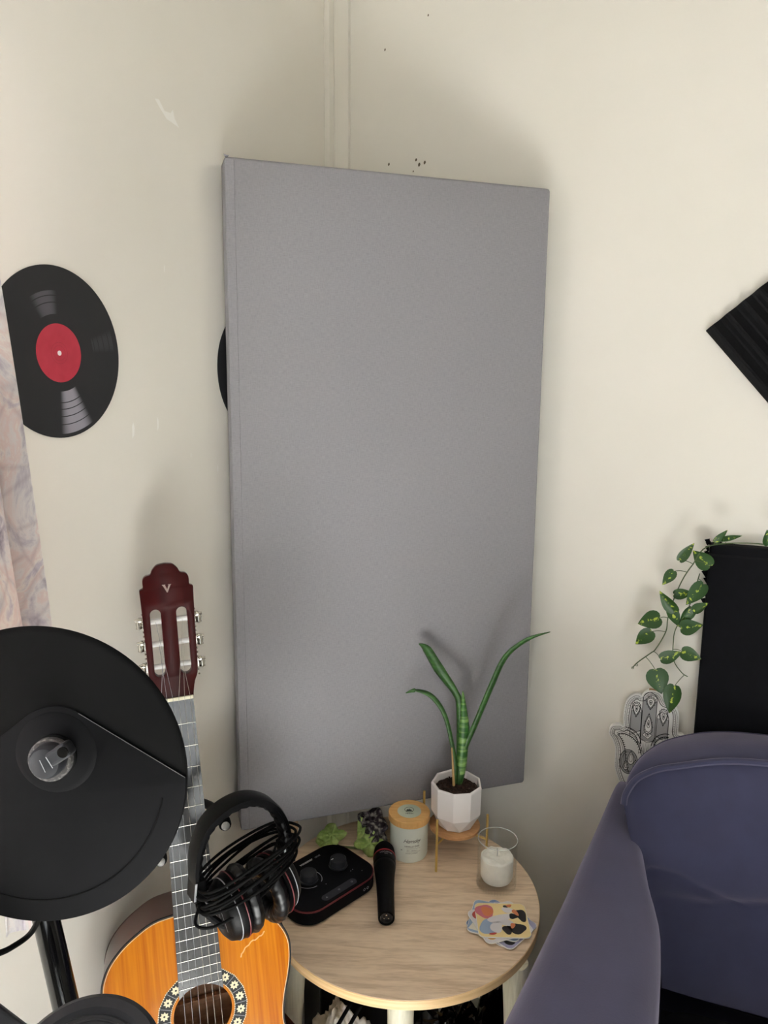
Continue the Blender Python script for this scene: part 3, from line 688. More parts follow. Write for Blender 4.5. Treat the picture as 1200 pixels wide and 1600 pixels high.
def back_front(u, v):
    top = edge_pt(u); sl = seam(v); fx = (top.x - .7005) / (1.3995 - .7005)
    x = sl.x + fx * (2.10 - 2 * sl.x)
    bot = Vector((x, -.290, .40)); p = top.lerp(bot, v); p.x = x
    w_ = max(0, math.sin(PI * fx)) ** .5
    y = p.y - .018 * math.sin(PI * min(1, v * 1.6)) * w_ if v < .62 else p.y - .010 * math.sin(PI * (v - .62) / .38) * w_
    vc = .60 + .05 * math.cos(fx * 2 * PI) - .09 * max(0, 1 - fx * 3) ** 2 - .09 * max(0, fx * 3 - 2) ** 2
    y += .010 * math.exp(-((v - vc) / .030) ** 2) * w_
    if fx < .28: y += .006 * math.exp(-((v - (.42 + fx * .75)) / .014) ** 2)
    y += .002 * math.sin(v * 17 + fx * 9) * w_
    return tuple(IA @ Vector((p.x, y, p.z)))
part('back_cushion', G().grid(back_front, 60, 70), 'bluecloth', t, smooth=80)
def back_top(u, v):
    e = edge_pt(u); fx = (e.x - .7005) / .699; k = abs(2 * fx - 1)
    rear = Vector((e.x, -.036 - .13 * k ** 6, e.z + .014 - .004 * k)); low_ = Vector((e.x, -.036 - .10 * k ** 6, .16))
    if v < .6:
        q = v / .6; p = e.lerp(rear, q); p.z += .012 * math.sin(PI * q); 
    else: p = rear.lerp(low_, (v - .6) / .4)
    return tuple(IA @ p)
part('back_shell', G().grid(back_top, 60, 24), 'bluecloth', t, smooth=60)
part('piping', G().tube([IA @ (p + Vector((0, -.004, .001))) for p in arch], .0062, 8), 'bluecloth', t)
part('back_seam', G().tube([Vector(back_top(k / 60, .54)) + Vector((0, -.001, .0004)) for k in range(4, 57)], .0016, 6), 'bluecloth', t)
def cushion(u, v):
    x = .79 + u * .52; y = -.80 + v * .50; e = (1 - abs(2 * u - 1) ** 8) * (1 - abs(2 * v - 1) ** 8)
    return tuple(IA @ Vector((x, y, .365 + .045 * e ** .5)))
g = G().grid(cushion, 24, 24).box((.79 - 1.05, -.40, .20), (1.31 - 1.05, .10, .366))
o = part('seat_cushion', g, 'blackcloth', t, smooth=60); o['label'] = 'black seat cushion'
part('seat_frame', G().box((.60 - 1.05, -.39, .10), (1.50 - 1.05, .33, .22)), 'bluecloth', t, smooth=0, bevel=.01)
for x in (-.36, .36):
    for y in (-.34, .30): part('leg', G().lathe([(.016, 0), (.022, .11)], 16, Matrix.Translation((x, y, 0))), 'blackm', t)

# ------------------------------------------------------------------ side table
TX, TY, TZ, TR = .339, -.396, .53, .2445
t = thing('side_table', 'round oak side table with pale ply edge in the corner', 'table', (TX, TY, 0))
th = .0175
o = part('tabletop', G().lathe([(TR - .001, TZ - .0006), (TR - .001, TZ), (1e-6, TZ)], 120), 'oak', t, smooth=30); o.rotation_euler = (0, 0, R(20))
part('table_edge', G().lathe([(1e-6, TZ - th), (TR - .001, TZ - th), (TR, TZ - th + .001), (TR, TZ - .0012), (TR - .001, TZ - .0006)], 120), 'ply', t, smooth=30)
for k, (lx, ly) in enumerate(((.406, -.586), (.184, -.520), (.560, -.462), (.40, -.24))):
    tp = Vector((lx - TX, ly - TY, TZ - th)); d = Vector((tp.x, tp.y, 0)).normalized()
    part('leg', G().tube([tp, tp + d * .03 - Vector((0, 0, TZ - th - .0012))], [.0215, .0150], 20), 'paleleg', t)

# ------------------------------------------------------------------ audio interface
X2, Y2 = (.391, .921, 0), (-.921, .391, 0)
im = frame((.1965, -.447, TZ), X2, Y2, (0, 0, 1))
t = thing('audio_interface', 'black audio interface with two knobs and red edge on the table', 'audio interface', mw=im)
oi = (-.003, -.002)
part('body', G().prism(rrect(.180, .134, .038, 8, oi), .003, .0262), 'charcoal', t, smooth=30, bevel=.002)
part('base_foot', G().prism(rrect(.165, .12, .034, 8, oi), 0, .003), 'blackm', t, smooth=30)
part('red_trim', G().prism(rrect(.1812, .1352, .0386, 8, oi), .0262, .0288), 'darkred', t, smooth=30, bevel=.0006)
part('top_plate', G().prism(rrect(.1775, .1315, .0365, 8, oi), .0286, .0300), 'black', t, smooth=30, bevel=.0008)
Zt = .0301
for (x, y, r_) in ((-.0265, .006, .0150), (.0390, -.001, .0150)):
    k = part('knob', G().lathe([(r_ * 1.18, Zt), (r_ * 1.18, Zt + .003), (r_ * 1.04, Zt + .0035), (r_, Zt + .014), (r_ - .0015, Zt + .0155), (1e-6, Zt + .0155)], 40, Matrix.Translation((x, y, 0))), 'padgrey', t, smooth=30)
    if x > 0: part('pointer', G().box((x - .0135, y + .0035, Zt + .0155), (x - .0085, y + .0050, Zt + .0159)), 'white', k, smooth=0)
g = G(); line_strip(g, [(-.0265 + .0245 * math.cos(a), .006 + .0245 * math.sin(a)) for a in [R(140 + 130 * k / 30) for k in range(31)]], .0013, Zt + .0002)
line_strip(g, [(-.0265 + .0245 * math.cos(a), .006 + .0245 * math.sin(a)) for a in [R(302 + 78 * k / 20) for k in range(21)]], .0013, Zt + .0002)
g.add([(a, b, Zt + .0002) for a, b in circle((-.0455, .0215), .0011, 10)], [tuple(range(10))])
part('level_ring', g, 'greyprint', t, smooth=0)
part('button_strip', G().prism(rrect(.078, .0155, .0075, 6, (-.004, -.0535)), Zt, Zt + .0004), 'strip', t, smooth=0)
g = G()
for x in (-.034, -.005, .0255): g.add([(x - .002, -.0555, Zt + .0006), (x + .002, -.0555, Zt + .0006), (x, -.0515, Zt + .0006)], [(0, 1, 2)]) if x < -.02 else line_strip(g, circle((x, -.0535), .0016, 12), .0007, Zt + .0006, True)
for x, y in ((.060, -.0436), (.0445, -.030), (.050, -.029), (-.012, -.026)): g.add([(a, b, Zt + .0004) for a, b in circle((x, y), .0009, 8)], [tuple(range(8))])
part('icons', g, 'greyprint', t, smooth=0)['kind'] = 'stuff'
me = text_mesh('vocaster', .0088, .0001, space=1.0); link('lettering', me, 'white', t, smooth=0, mw=Matrix.Translation((-.014, .0445, Zt + .0002)))
me = text_mesh('one', .0085, .0001); link('lettering', me, 'greyprint', t, smooth=0, mw=Matrix.Translation((.0215, .0445, Zt + .0002)))
g = G()
for x in (.042, .050): line_strip(g, circle((x, 0), .0022, 14), .0006, 0, True)
part('front_socket', g, 'greyprint', t, smooth=0, mw=Matrix.Translation((-.0, -.0697, .0145)) @ Matrix.Rotation(R(90), 4, 'X'))

# ------------------------------------------------------------------ microphone
h0, t0 = Vector((.2725, -.3300, TZ + .0231)), Vector((.3420, -.4900, TZ + .0153))
ax = (t0 - h0).normalized(); L0 = (t0 - h0).length
sx = ax.cross(Vector((0, 0, 1))).normalized(); upv = sx.cross(ax)
t = thing('microphone', 'black handheld microphone with red ring lying on the table', 'microphone', mw=frame(h0, sx, upv, ax) if sx.cross(upv).dot(ax) > 0 else frame(h0, -sx, upv, ax))
part('grille', G().lathe([(1e-6, -.0200), (.008, -.0185), (.0145, -.0130), (.0190, -.004), (.0208, .008), (.0212, .0185)], 40), 'blackm', t, smooth=60)
part('red_ring', G().lathe([(.0212, .0185), (.0217, .0190), (.0217, .0215), (.0212, .0220)], 40), 'red', t, smooth=40)
part('handle', G().lathe([(.0212, .0220), (.0213, .036), (.0208, .0430), (.0206, .0436), (.0208, .0442), (.0200, .052), (.0178, .070), (.0162, .095), (.0152, .130), (.0145, L0 - .004), (.0140, L0), (.0112, L0), (.0110, L0 - .010), (1e-6, L0 - .010)], 40), 'black', t, smooth=40)
s_ = part('socket', G().lathe([(.0108, L0 - .0095), (.0112, L0 - .002), (.0104, L0 - .002), (.010, L0 - .009), (1e-6, L0 - .009)], 32), mat('dark_metal', (92, 90, 92), .3, metal=.8), t, smooth=40)
g = G()
for k in range(3): g.lathe([(.0013, L0 - .009), (.0013, L0 - .0025), (1e-6, L0 - .002)], 10, Matrix.Translation((.0045 * math.cos(R(90 + 120 * k)), .0045 * math.sin(R(90 + 120 * k)), 0)))
part('pin', g, 'steel', s_, smooth=40)
def bend_text(me, rad, axis_off, sc=1):
    for v in me.vertices:
        a = v.co.x / rad; r_ = rad + v.co.z
        v.co = Vector((r_ * math.sin(a), r_ * math.cos(a), axis_off - v.co.y))
    return me
for s__, sz, off in (('VOCASTER', .0052, .0300), ('DM1', .0034, .0345)):
    me = text_mesh(s__, sz, .0001, align='CENTER'); bend_text(me, .02145, off); me.flip_normals()
    o = link('lettering', me, 'greyprint', t, smooth=0)
    if t.matrix_world.to_3x3() @ Vector((1, 0, 0)) @ Vector((1, 0, 0)) < 0: o.scale = (1, 1, 1)
    o.rotation_euler = (0, 0, R(-8))

# ------------------------------------------------------------------ lidded candle jar
t = thing('lidded_candle', 'frosted candle jar with bamboo lid between microphone and plant stand', 'candle', (.3055, -.2815, TZ), R(22))
Rj = .0372
part('jar', G().lathe([(1e-6, 0), (Rj - .006, 0), (Rj - .002, .001), (Rj, .005), (Rj, .075), (Rj - .002, .077), (1e-6, .077)], 56), 'frost', t, smooth=40)
part('lid', G().lathe([(Rj - .003, .075), (Rj + .0035, .076), (Rj + .0038, .080), (Rj + .0038, .0885), (Rj + .0030, .0895), (1e-6, .0895)], 56), 'bamboo', t, smooth=30)
sk = part('lid_sticker', G().lathe([(.0235, .0895), (.0235, .0899), (1e-6, .0899)], 40), 'seal', t, smooth=20)
g = G(); line_strip(g, circle((0, .004), .0088, 30), .0009, .0902, True)
g.add([(-.006, .000, .0902), (.006, .000, .0902), (.003, .0045, .0902), (.001, .004, .0902), (0, .0085, .0902), (-.001, .004, .0902), (-.004, .0055, .0902)], [tuple(range(7))])
line_strip(g, [(-.007, -.0012), (.007, -.0012)], .0012, .0902)
part('emblem', g, 'inkb', sk, smooth=0)
me = text_mesh('HEMSLEY', .0040, .0001, align='CENTER'); link('lettering', me, 'ink', sk, smooth=0, mw=Matrix.Translation((0, -.0105, .0902)))
def jar_text(s__, sz, z, a, shear=0., m='ink', space=1.):
    me = text_mesh(s__, sz, .00008, shear, 'CENTER', space)
    for v in me.vertices:
        q = a + v.co.x / Rj; r_ = Rj + .0002 + v.co.z; v.co = Vector((r_ * math.sin(q), -r_ * math.cos(q), z + v.co.y))
    link('lettering', me, m, t, smooth=0)
jar_text('Hemsley', .0108, .0445, .12, .5, space=.9, m='greyink')
jar_text('VANILLA OUD', .0046, .0355, .14, 0)
jar_text('SOY CANDLE', .0026, .0275, .14, 0, space=1.4)
jar_text('TOTTI & SANDALWOOD'[8:], .0026, .0215, .12, 0, space=1.4)
jar_text('80', .0030, .0275, -.42)
g = G()
for z in (.0325, .0255):
    pts = [(Rj + .0003) * Vector((math.sin(q), -math.cos(q), 0)) + Vector((0, 0, z)) for q in [-.15 + .75 * k / 12 for k in range(13)]]
    g.tube(pts, .00018, 4)
part('label_line', g, 'ink', t)

# ------------------------------------------------------------------ open glass candle
t = thing('glass_candle', 'white wax candle in a clear ribbed glass at the table edge', 'candle', (.490, -.310, TZ))
part('glass', G().lathe([(1e-6, 0), (.0330, 0), (.0360, .002), (.0365, .006), (.0365, .094), (.0358, .0952), (.0350, .094), (.0350, .014), (.032, .010), (1e-6, .009)], 64), 'glass', t, smooth=40)
g = G()
for k in range(40):
    a = 2 * PI * k / 40; g.tube([(.0300 * math.cos(a), .0300 * math.sin(a), .0022), (.0352 * math.cos(a), .0352 * math.sin(a), .0035), (.0362 * math.cos(a), .0362 * math.sin(a), .0130)], .0008, 5)
part('ribs', g, 'glass', t)
part('rim', G().tube([(.0358 * math.cos(2 * PI * k / 60), .0358 * math.sin(2 * PI * k / 60), .0950) for k in range(60)], .0008, 6, True), 'rim_highlight', t)
def wax(u, v):
    prof = [(0.001, .0115), (.020, .0120), (.027, .0155), (.0298, .022), (.0302, .056), (.0300, .0585), (.0285, .0600), (.024, .0605), (.012, .0600), (0.0005, .0595)]
    f = v * (len(prof) - 1); i = min(len(prof) - 2, int(f)); r_ = prof[i][0] + (prof[i + 1][0] - prof[i][0]) * (f - i); z = prof[i][1] + (prof[i + 1][1] - prof[i][1]) * (f - i)
    a = 2 * PI * u; x, y = r_ * math.cos(a), r_ * math.sin(a)
    if z > .055: z += .0030 * noise.noise(Vector((x * 90, y * 90, 2))) + .0016 * noise.noise(Vector((x * 240, y * 240, 5)))
    return (x, y, z)
part('wax', G().grid(wax, 56, 60, True), 'wax', t, smooth=80)
part('wick', G().tube([(0, 0, .058), (.0003, 0, .066), (-.0004, .0003, .0745)], .0007, 6), 'greyprint', t)

# ------------------------------------------------------------------ plant on brass stand
PX, PY = .389, -.248
t = thing('plant_stand', 'four legged brass stand with a wood disc holding the white pot', 'plant stand', (PX, PY, TZ))
Lg = [(-.0145, -.0685), (-.0690, .0140), (.0690, -.0140), (.0145, .0685)]
for lx, ly in Lg:
    part('leg', G().tube([(lx, ly, 0), (lx, ly, .110 if ly > -.05 and lx < 0 else .108)], .0024, 10), 'gold', t)
g = G(); g.tube([(Lg[0][0], Lg[0][1], .0560), (Lg[3][0], Lg[3][1], .0560)], .0019, 8); g.tube([(Lg[1][0], Lg[1][1], .0560), (Lg[2][0], Lg[2][1], .0560)], .0019, 8)
part('cross_brace', g, 'gold', t)
part('wood_disc', G().lathe([(.0480, .0582), (.0500, .0592), (.0500, .0640), (.0490, .0648), (1e-6, .0648)], 48), 'discwood', t, smooth=40)
PZ = TZ + .0649
t = thing('potted_snake_plant', 'young snake plant in a white faceted ceramic pot on the brass stand', 'potted plant', (PX + .002, PY, PZ))
def pot():
    g = G(); n = 9; rb, rm, rt = .0345, .0490, .0500
    rings = []
    for z, r_, off, fac in ((0, rb - .004, .5, 1), (.0018, rb, .5, 1), (.030, rm, 0, 1), (.030 + .0005, rm, 0, 1), (.0855, rt, 0, 1), (.0885, rt - .0012, 0, 1), (.0895, rt - .0030, 0, 1), (.0880, rt - .0052, 0, 1), (.074, rt - .0058, 0, 1)):
        rings.append([(r_ * math.cos(2 * PI * (k + off) / n), r_ * math.sin(2 * PI * (k + off) / n), z) for k in range(n)])
    vs = [p for r_ in rings for p in r_]; fs = [tuple(reversed(range(n)))]
    for i in range(len(rings) - 1):
        for k in range(n):
            a, b, c, d = i * n + k, i * n + (k + 1) % n, (i + 1) * n + (k + 1) % n, (i + 1) * n + k
            if i == 1: fs += [(a, b, c), (a, c, d)]
            else: fs.append((a, b, c, d))
    return g.add(vs, fs)
part('pot', pot(), 'ceramic', t, smooth=18, bevel=.0012)
def soil(u, v):
    a = 2 * PI * u; r_ = v * .0436; x, y = r_ * math.cos(a), r_ * math.sin(a)
    return (x, y, .0745 + .0035 * noise.noise(Vector((x * 160, y * 160, 1))) + .002 * noise.noise(Vector((x * 420, y * 420, 9))))
o = part('soil', G().grid(soil, 50, 18, True), 'soil', t, smooth=30)
rnd = random.Random(2); g = G()
for k in range(90):
    a = rnd.random() * 2 * PI; r_ = .040 * rnd.random() ** .5; g.box((-.0016, -.0012, -.001), (.0016, .0012, .001), Matrix.Translation((r_ * math.cos(a), r_ * math.sin(a), .0765)) @ Matrix.Rotation(rnd.random() * 3, 4, 'Z') @ Matrix.Rotation(rnd.random(), 4, 'X'))
part('bark_chips', g, 'soil', t, smooth=0)['kind'] = 'stuff'
def blade(pts, widths, fold=.35, tw=0.):
    P_ = catmull(pts, 6); m = len(P_); g = G(); vs = []; side0 = Vector((.9255, .3786, 0))
    for i, p in enumerate(P_):
        f = i / (m - 1); q = f * (len(widths) - 1); j = min(len(widths) - 2, int(q)); w_ = (widths[j] + (widths[j + 1] - widths[j]) * (q - j)) / 2
        tg = (P_[min(i + 1, m - 1)] - P_[max(i - 1, 0)]).normalized(); s = (side0 - tg * side0.dot(tg)).normalized()
        s = Matrix.Rotation(tw * f, 3, tg) @ s; nn = s.cross(tg)
        for u in (-1, -.5, 0, .5, 1): vs.append(tuple(p + s * u * w_ - nn * fold * w_ * (1 - u * u) * -1))
    fs = [(i * 5 + k, i * 5 + k + 1, (i + 1) * 5 + k + 1, (i + 1) * 5 + k) for i in range(m - 1) for k in range(4)]
    return g.add(vs, fs)
off = Vector((-.002, 0, -.0649))
for pts, wd, mt, tw in (
    ([(.006, -.002, .150), (.009, .002, .2), (.019, .006, .237), (.030, .010, .268), (.059, .020, .354), (.083, .028, .414), (.121, .038, .450), (.160, .050, .466)], [.008, .0095, .0105, .0115, .0125, .0125, .012, .001], 'snake', .5),
    ([(.003, .002, .150), (.005, .004, .194), (.001, .008, .304), (-.009, .008, .335), (-.041, .004, .378), (-.065, .001, .415), (-.080, -.004, .426)], [.010, .012, .012, .013, .021, .018, .001], 'snake', -.5),
    ([(-.002, -.004, .150), (-.002, -.002, .193), (-.023, .0, .280), (-.049, -.006, .322), (-.079, -.014, .334), (-.099, -.022, .329)], [.006, .0075, .0085, .0095, .009, .001], 'snake', .8),
    ([(.006, .000, .150), (.010, .003, .187), (.012, .006, .268), (.006, .010, .338)], [.012, .018, .020, .001], 'snakes', .1)):
    o = part('leaf', blade([Vector(p) + off for p in pts], wd, .45, tw), mt, t, smooth=80)
    sd = o.modifiers.new('thick', 'SOLIDIFY'); sd.thickness = .0012; sd.offset = 0
o = part('dry_stalk', G().tube([Vector((-.001, -.010, .150)) + off, Vector((-.004, -.008, .185)) + off, Vector((-.008, -.006, .226)) + off], [.0026, .0022, .0012], 8), 'drystem', t); o['label'] = 'dry tan stalk'

# ------------------------------------------------------------------ leaf sprigs on the table
def ruffle(name, label, blobs, loc):
    t = thing(name, label, 'leaf sprig', loc)
    for (cx, cy, cz, rx, rz, mt, seed, tilt, az) in blobs:
        def fn(u, v, seed=seed):
            a = 2 * PI * u; r_ = v; w_ = .30 * v * math.sin(5 * a + seed) + .16 * v * math.sin(9 * a + seed * 2)
            q = 1 + .18 * math.sin(4 * a + seed) * v; x = r_ * q * math.cos(a); y = r_ * q * math.sin(a) * 1.05
            z = .35 * (1 - v * v) + w_ + .22 * noise.noise(Vector((x * 3, y * 3, seed))) + .09 * noise.noise(Vector((x * 9, y * 9, seed)))
            return (x * rx, y * rz, z * rx)
        g = G().grid(fn, 44, 12, True)
        o = part('crinkled_leaf', g, mt, t, smooth=80)
        o.matrix_local = Matrix.Translation((cx, cy, cz)) @ Matrix.Rotation(az, 4, 'Z') @ Matrix.Rotation(tilt, 4, 'X')
        sd = o.modifiers.new('thick', 'SOLIDIFY'); sd.thickness = .0012
    return t
ta = ruffle('leaf_sprig', 'small crinkled light green leaf sprig behind the audio interface', [(0, 0, .023, .026, .019, 'suc', 1.3, R(48), R(28)), (-.010, -.012, .013, .016, .013, 'suc', 2.1, R(62), R(20))], (.155, -.322, TZ))
part('sprig_stem', G().tube([(-.005, -.005, .010), (.02, .0, .003), (.06, .012, .0022)], .0022, 6), 'stem', ta)
ta = ruffle('leaf_sprig', 'crinkled dark purple and green leaf sprig beside the lidded candle', [(-.004, .014, .052, .027, .022, 'sucp', 3.3, R(60), R(22)), (.014, .000, .036, .021, .021, 'sucp', 5.2, R(64), R(38)), (.004, -.014, .021, .028, .020, 'suc', 7.7, R(52), R(24)), (-.020, .006, .034, .013, .026, 'suc', 4.4, R(70), R(10))], (.232, -.300, TZ))
part('sprig_stem', G().tube([(0, .004, .030), (.0, .0, .012), (-.01, .01, .0022)], .0026, 6), 'stem', ta)

# ------------------------------------------------------------------ coasters
def coaster(x, y, k, ang, base, label, deco):
    t = thing('coaster', label, 'coaster', (x, y, TZ + .0022 * k), R(ang), group='stack of printed coasters')
    part('board', G().prism(rrect(.089, .083, .010, 5), .0002, .0018), 'white', t, smooth=30)
    part('printed_face', G().prism(rrect(.0875, .0815, .0095, 5), .0018, .0021), base, t, smooth=0)
    for nm, pts, m_, dz in deco:
        part(nm, G().prism(pts, .0021, .0021 + .0001 * dz), m_, t, smooth=0)
    return t
P_ = {k: mat('print_' + k, c, .45) for k, c in dict(yellow=(228, 206, 148), blue=(108, 132, 176), lilac=(158, 156, 188), cream=(226, 220, 206), pink=(196, 108, 122), pale=(214, 210, 214), dark=(30, 26, 28), orange=(208, 122, 78), rust=(176, 62, 52), tan=(206, 160, 100), sky=(150, 170, 198)).items()}
cx0, cy0 = .5235, -.4100
coaster(cx0 - .006, cy0 + .004, 0, 70, P_['blue'], 'blue printed coaster at the bottom of the coaster stack', [('printed_shape', circle((-.02, .03), .009, 14), P_['pink'], 1)])
coaster(cx0 + .004, cy0 - .001, 1, -22, P_['lilac'], 'lilac coaster second from the bottom of the coaster stack', [('printed_shape', circle((.03, -.025), .010, 12), P_['dark'], 1)])
coaster(cx0 - .010, cy0 + .002, 2, 5, P_['sky'], 'sky blue coaster in the middle of the coaster stack', [('printed_shape', [(-.042, -.035), (-.01, -.038), (.02, -.030), (.0, -.018), (-.035, -.014)], P_['cream'], 1)])
coaster(cx0 - .002, cy0 - .002, 3, 42, P_['pale'], 'pale coaster with a tan corner, second from the top of the stack', [('printed_shape', circle((-.03, -.026), .009, 14), P_['tan'], 1), ('printed_shape', circle((-.028, .026), .011, 14), P_['rust'], 1)])
def blobp(cx, cy, rx, ry, rot=0., n=22, wob=.1, s=0):
    out = []
    for k in range(n):
        a = 2 * PI * k / n; q = 1 + wob * math.sin(3 * a + s); x, y = rx * q * math.cos(a), ry * q * math.sin(a)
        out.append((cx + x * math.cos(rot) - y * math.sin(rot), cy + x * math.sin(rot) + y * math.cos(rot)))
    return out
coaster(cx0 + .0015, cy0 + .0005, 4, 21, P_['yellow'], 'yellow coaster printed with dark and pale swirls, topmost of the stack',
    [('printed_shape', blobp(-.028, .020, .016, .017, .3), P_['pink'], 1), ('printed_shape', blobp(-.024, .020, .010, .012, .3, s=2), P_['orange'], 2),
     ('printed_shape', blobp(-.002, .004, .026, .0085, .35, s=1), P_['pale'], 2), ('printed_shape', blobp(-.026, -.018, .015, .018, -.3, s=2), P_['sky'], 1), ('printed_shape', blobp(-.012, -.018, .010, .014, -.3, s=4), P_['pale'], 2),
     ('printed_shape', blobp(.008, -.008, .012, .0075, -.2, s=3), P_['pale'], 4), ('printed_shape', blobp(.012, .024, .010, .0065, -.2), P_['pale'], 4),
     ('printed_shape', blobp(.022, -.020, .0155, .0125, -.15, wob=.14), P_['dark'], 3), ('printed_shape', blobp(.006, -.024, .0085, .010, .1, wob=.14), P_['dark'], 3),
     ('printed_shape', blobp(.034, .012, .0090, .0150, .2, wob=.14), P_['dark'], 3), ('printed_shape', blobp(.020, .009, .0075, .0065, .1, wob=.14, s=2), P_['dark'], 3), ('printed_shape', blobp(.010, .033, .0045, .0035), P_['dark'], 3),
     ('printed_shape', blobp(.016, -.014, .0040, .0065, -.3), P_['orange'], 5), ('printed_shape', blobp(.025, .018, .0040, .0085, .5), P_['orange'], 5), ('printed_shape', blobp(-.020, -.034, .0065, .0022, .2), P_['rust'], 5), ('printed_shape', blobp(.016, .035, .0050, .0030, .2), P_['orange'], 4)])

# ------------------------------------------------------------------ classical guitar
gt = Vector((.7525, .6575, .0365)); gup = Vector((-.1595, .1283, .9788)); gn = Vector((.6389, -.7424, .2014))
SE = .815
GS = .955                                        # a slightly short, 62 cm scale guitar
gm = frame((0.2219, -0.8157, 0.229), gt, gup, gn) @ Matrix.Scale(GS, 4)          # local X across, Y up the neck from the tail, Z out of the soundboard
t = thing('classical_guitar', 'honey coloured classical guitar with dark red headstock leaning in a stand', 'guitar', mw=gm)
guitar = t
BO = [(.3225, 0), (.3226, .030), (.3263, .060), (.3374, .084), (.3538, .108), (.375, .1275), (.40, .1385), (.425, .1397), (.452, .135), (.485, .126), (.51, .1216), (.530, .1218), (.56, .130), (.60, .154), (.645, .176), (.69, .185), (.735, .179), (.775, .154), (.800, .112), (.811, .060), (.815, 0)]
half = catmull([(h, SE - s, 0) for s, h in BO], 5)
bo = [(p.x, p.y) for p in half] + [(-p.x, p.y) for p in reversed(half[1:-1])]
SC = (0, SE - .478); SR = .0435
link('soundboard', curve_mesh([bo, circle(SC, SR, 64)], .0014), 'orange', t, smooth=30, mw=Matrix.Translation((0, 0, -.0064)))
D0, D1 = -.0079, -.088
g = G(); n = len(bo)
g.add([(x, y, D0) for x, y in bo] + [(x * .995, y, D1 if True else 0) for x, y in bo], [(i, (i + 1) % n, n + (i + 1) % n, n + i) for i in range(n)])
o = part('side', g, 'mahog', t, smooth=60); o['label'] = 'dark brown sides'
link('back_plate', curve_mesh([bo], .0012), 'mahog', t, smooth=30, mw=Matrix.Translation((0, 0, D1)))
g = G(); g.tube([(x, y, -.0066) for x, y in bo], .0019, 6, True); part('binding', g, 'rosew', t)
g = G(); g.tube([(x * .986, y + (SC[1] - y) * .012, -.0050) for x, y in bo], .0005, 4, True); part('purfling', g, 'cream', t)
for yy, zz, hh in ((.375, -.030, .016), (.315, -.074, .010), (.268, -.060, .012)):
    part('brace', G().box((-.115, yy - .005, zz - hh / 2), (.115, yy + .005, zz + hh / 2)), 'inner', t, smooth=0)
link('inner_lining', curve_mesh([[(x * .96, y) for x, y in bo]], .0008), 'inner', t, smooth=30, mw=Matrix.Translation((0, 0, D1 + .0035)))
# rosette of inlaid tiles
N = 18; ri, ro = .0480, .0668; zr = -.0048
def poly(r_, n_=N): return [(SC[0] + r_ * math.cos(2 * PI * k / n_), SC[1] + r_ * math.sin(2 * PI * k / n_)) for k in range(n_)]
rz = link('rosette', curve_mesh([poly(ro), circle(SC, ri, 54)], .0002), 'rosew', t, smooth=0, mw=Matrix.Translation((0, 0, zr)))
for k in range(N):
    a = 2 * PI * (k + .5) / N; pts = []
    for j in range(16):
        q = 2 * PI * j / 16; r_ = .0072 if j % 2 == 0 else .0046; pts.append((r_ * math.cos(q), r_ * math.sin(q)))
    fm = curve_mesh([pts, circle((0, 0), .0016, 10)], .0001)
    f_ = link('rosette_flower', fm, 'cream', rz, smooth=0, mw=Matrix.Translation((SC[0] + .0572 * math.cos(a), SC[1] + .0572 * math.sin(a), .0005)) @ Matrix.Rotation(a, 4, 'Z'))
    g = G(); a = 2 * PI * k / N; line_strip(g, [(SC[0] + ri * math.cos(a), SC[1] + ri * math.sin(a)), (SC[0] + ro * math.cos(a), SC[1] + ro * math.sin(a))], .0007, .0005); part('tile_joint', g, 'greyprint', rz, smooth=0, recalc=False)
def chain(name, pts, r_):
    g = G()
    for i in range(len(pts)):
        p = Vector(pts[i]); q = Vector(pts[(i + 1) % len(pts)]); m_ = max(2, int((q - p).length / .0032))
        for j in range(m_):
            a, b = p.lerp(q, (j + .12) / m_), p.lerp(q, (j + .72) / m_); line_strip(g, [(a.x, a.y), (b.x, b.y)], r_, .0005)
    part(name, g, 'cream', rz, smooth=0, recalc=False)
chain('outer_border', poly(ro), .0014); chain('inner_border', circle(SC, ri, 54), .0012)
# neck, fingerboard, frets, nut
def hw(s): return .026 + .005 * s / .325
fb = [(hw(0), SE), (-hw(0), SE)]
aL = math.acos(hw(.447) / .045)
arc = [(.045 * math.cos(a), SC[1] + .045 * math.sin(a)) for a in [PI - aL - (PI - 2 * aL) * k / 16 for k in range(17)]]
fb += [(-hw(.456), SE - .4560)] + arc + [(hw(.450), SE - .4500)]
link('fingerboard', curve_mesh([fb], .0028), 'ebony', t, smooth=30, mw=Matrix.Translation((0, 0, -.0028)))
def fp(k): return .650 * (1 - 2 ** (-k / 12))
for k in range(1, 20):
    s = fp(k); h_ = hw(s) - .0006
    if k == 19:
        for sg in (-1, 1): part('fret', G().box((sg * h_ if sg < 0 else .0095, SE - s - .0005, 0), (-.0095 if sg < 0 else h_, SE - s + .0005, .0009)), 'steel', t, smooth=0, bevel=.0003)
    else: part('fret', G().box((-h_, SE - s - .0005, 0), (h_, SE - s + .0005, .0009)), 'steel', t, smooth=0, bevel=.0003)
part('nut', G().box((-.0262, SE, -.006), (.0262, SE + .0052, .0030)), 'bone', t, smooth=0, bevel=.0008)
g = G()
def neck(u, v):
    s = v * .335; h_ = hw(s) - .0004; a = PI * u; d_ = .0150 + .004 * v + max(0, v - .86) * .30
    return (h_ * math.cos(a), SE - s, -.0056 - d_ * math.sin(a) ** .8)
part('neck', g.grid(neck, 17, 24), 'headw', t, smooth=70)
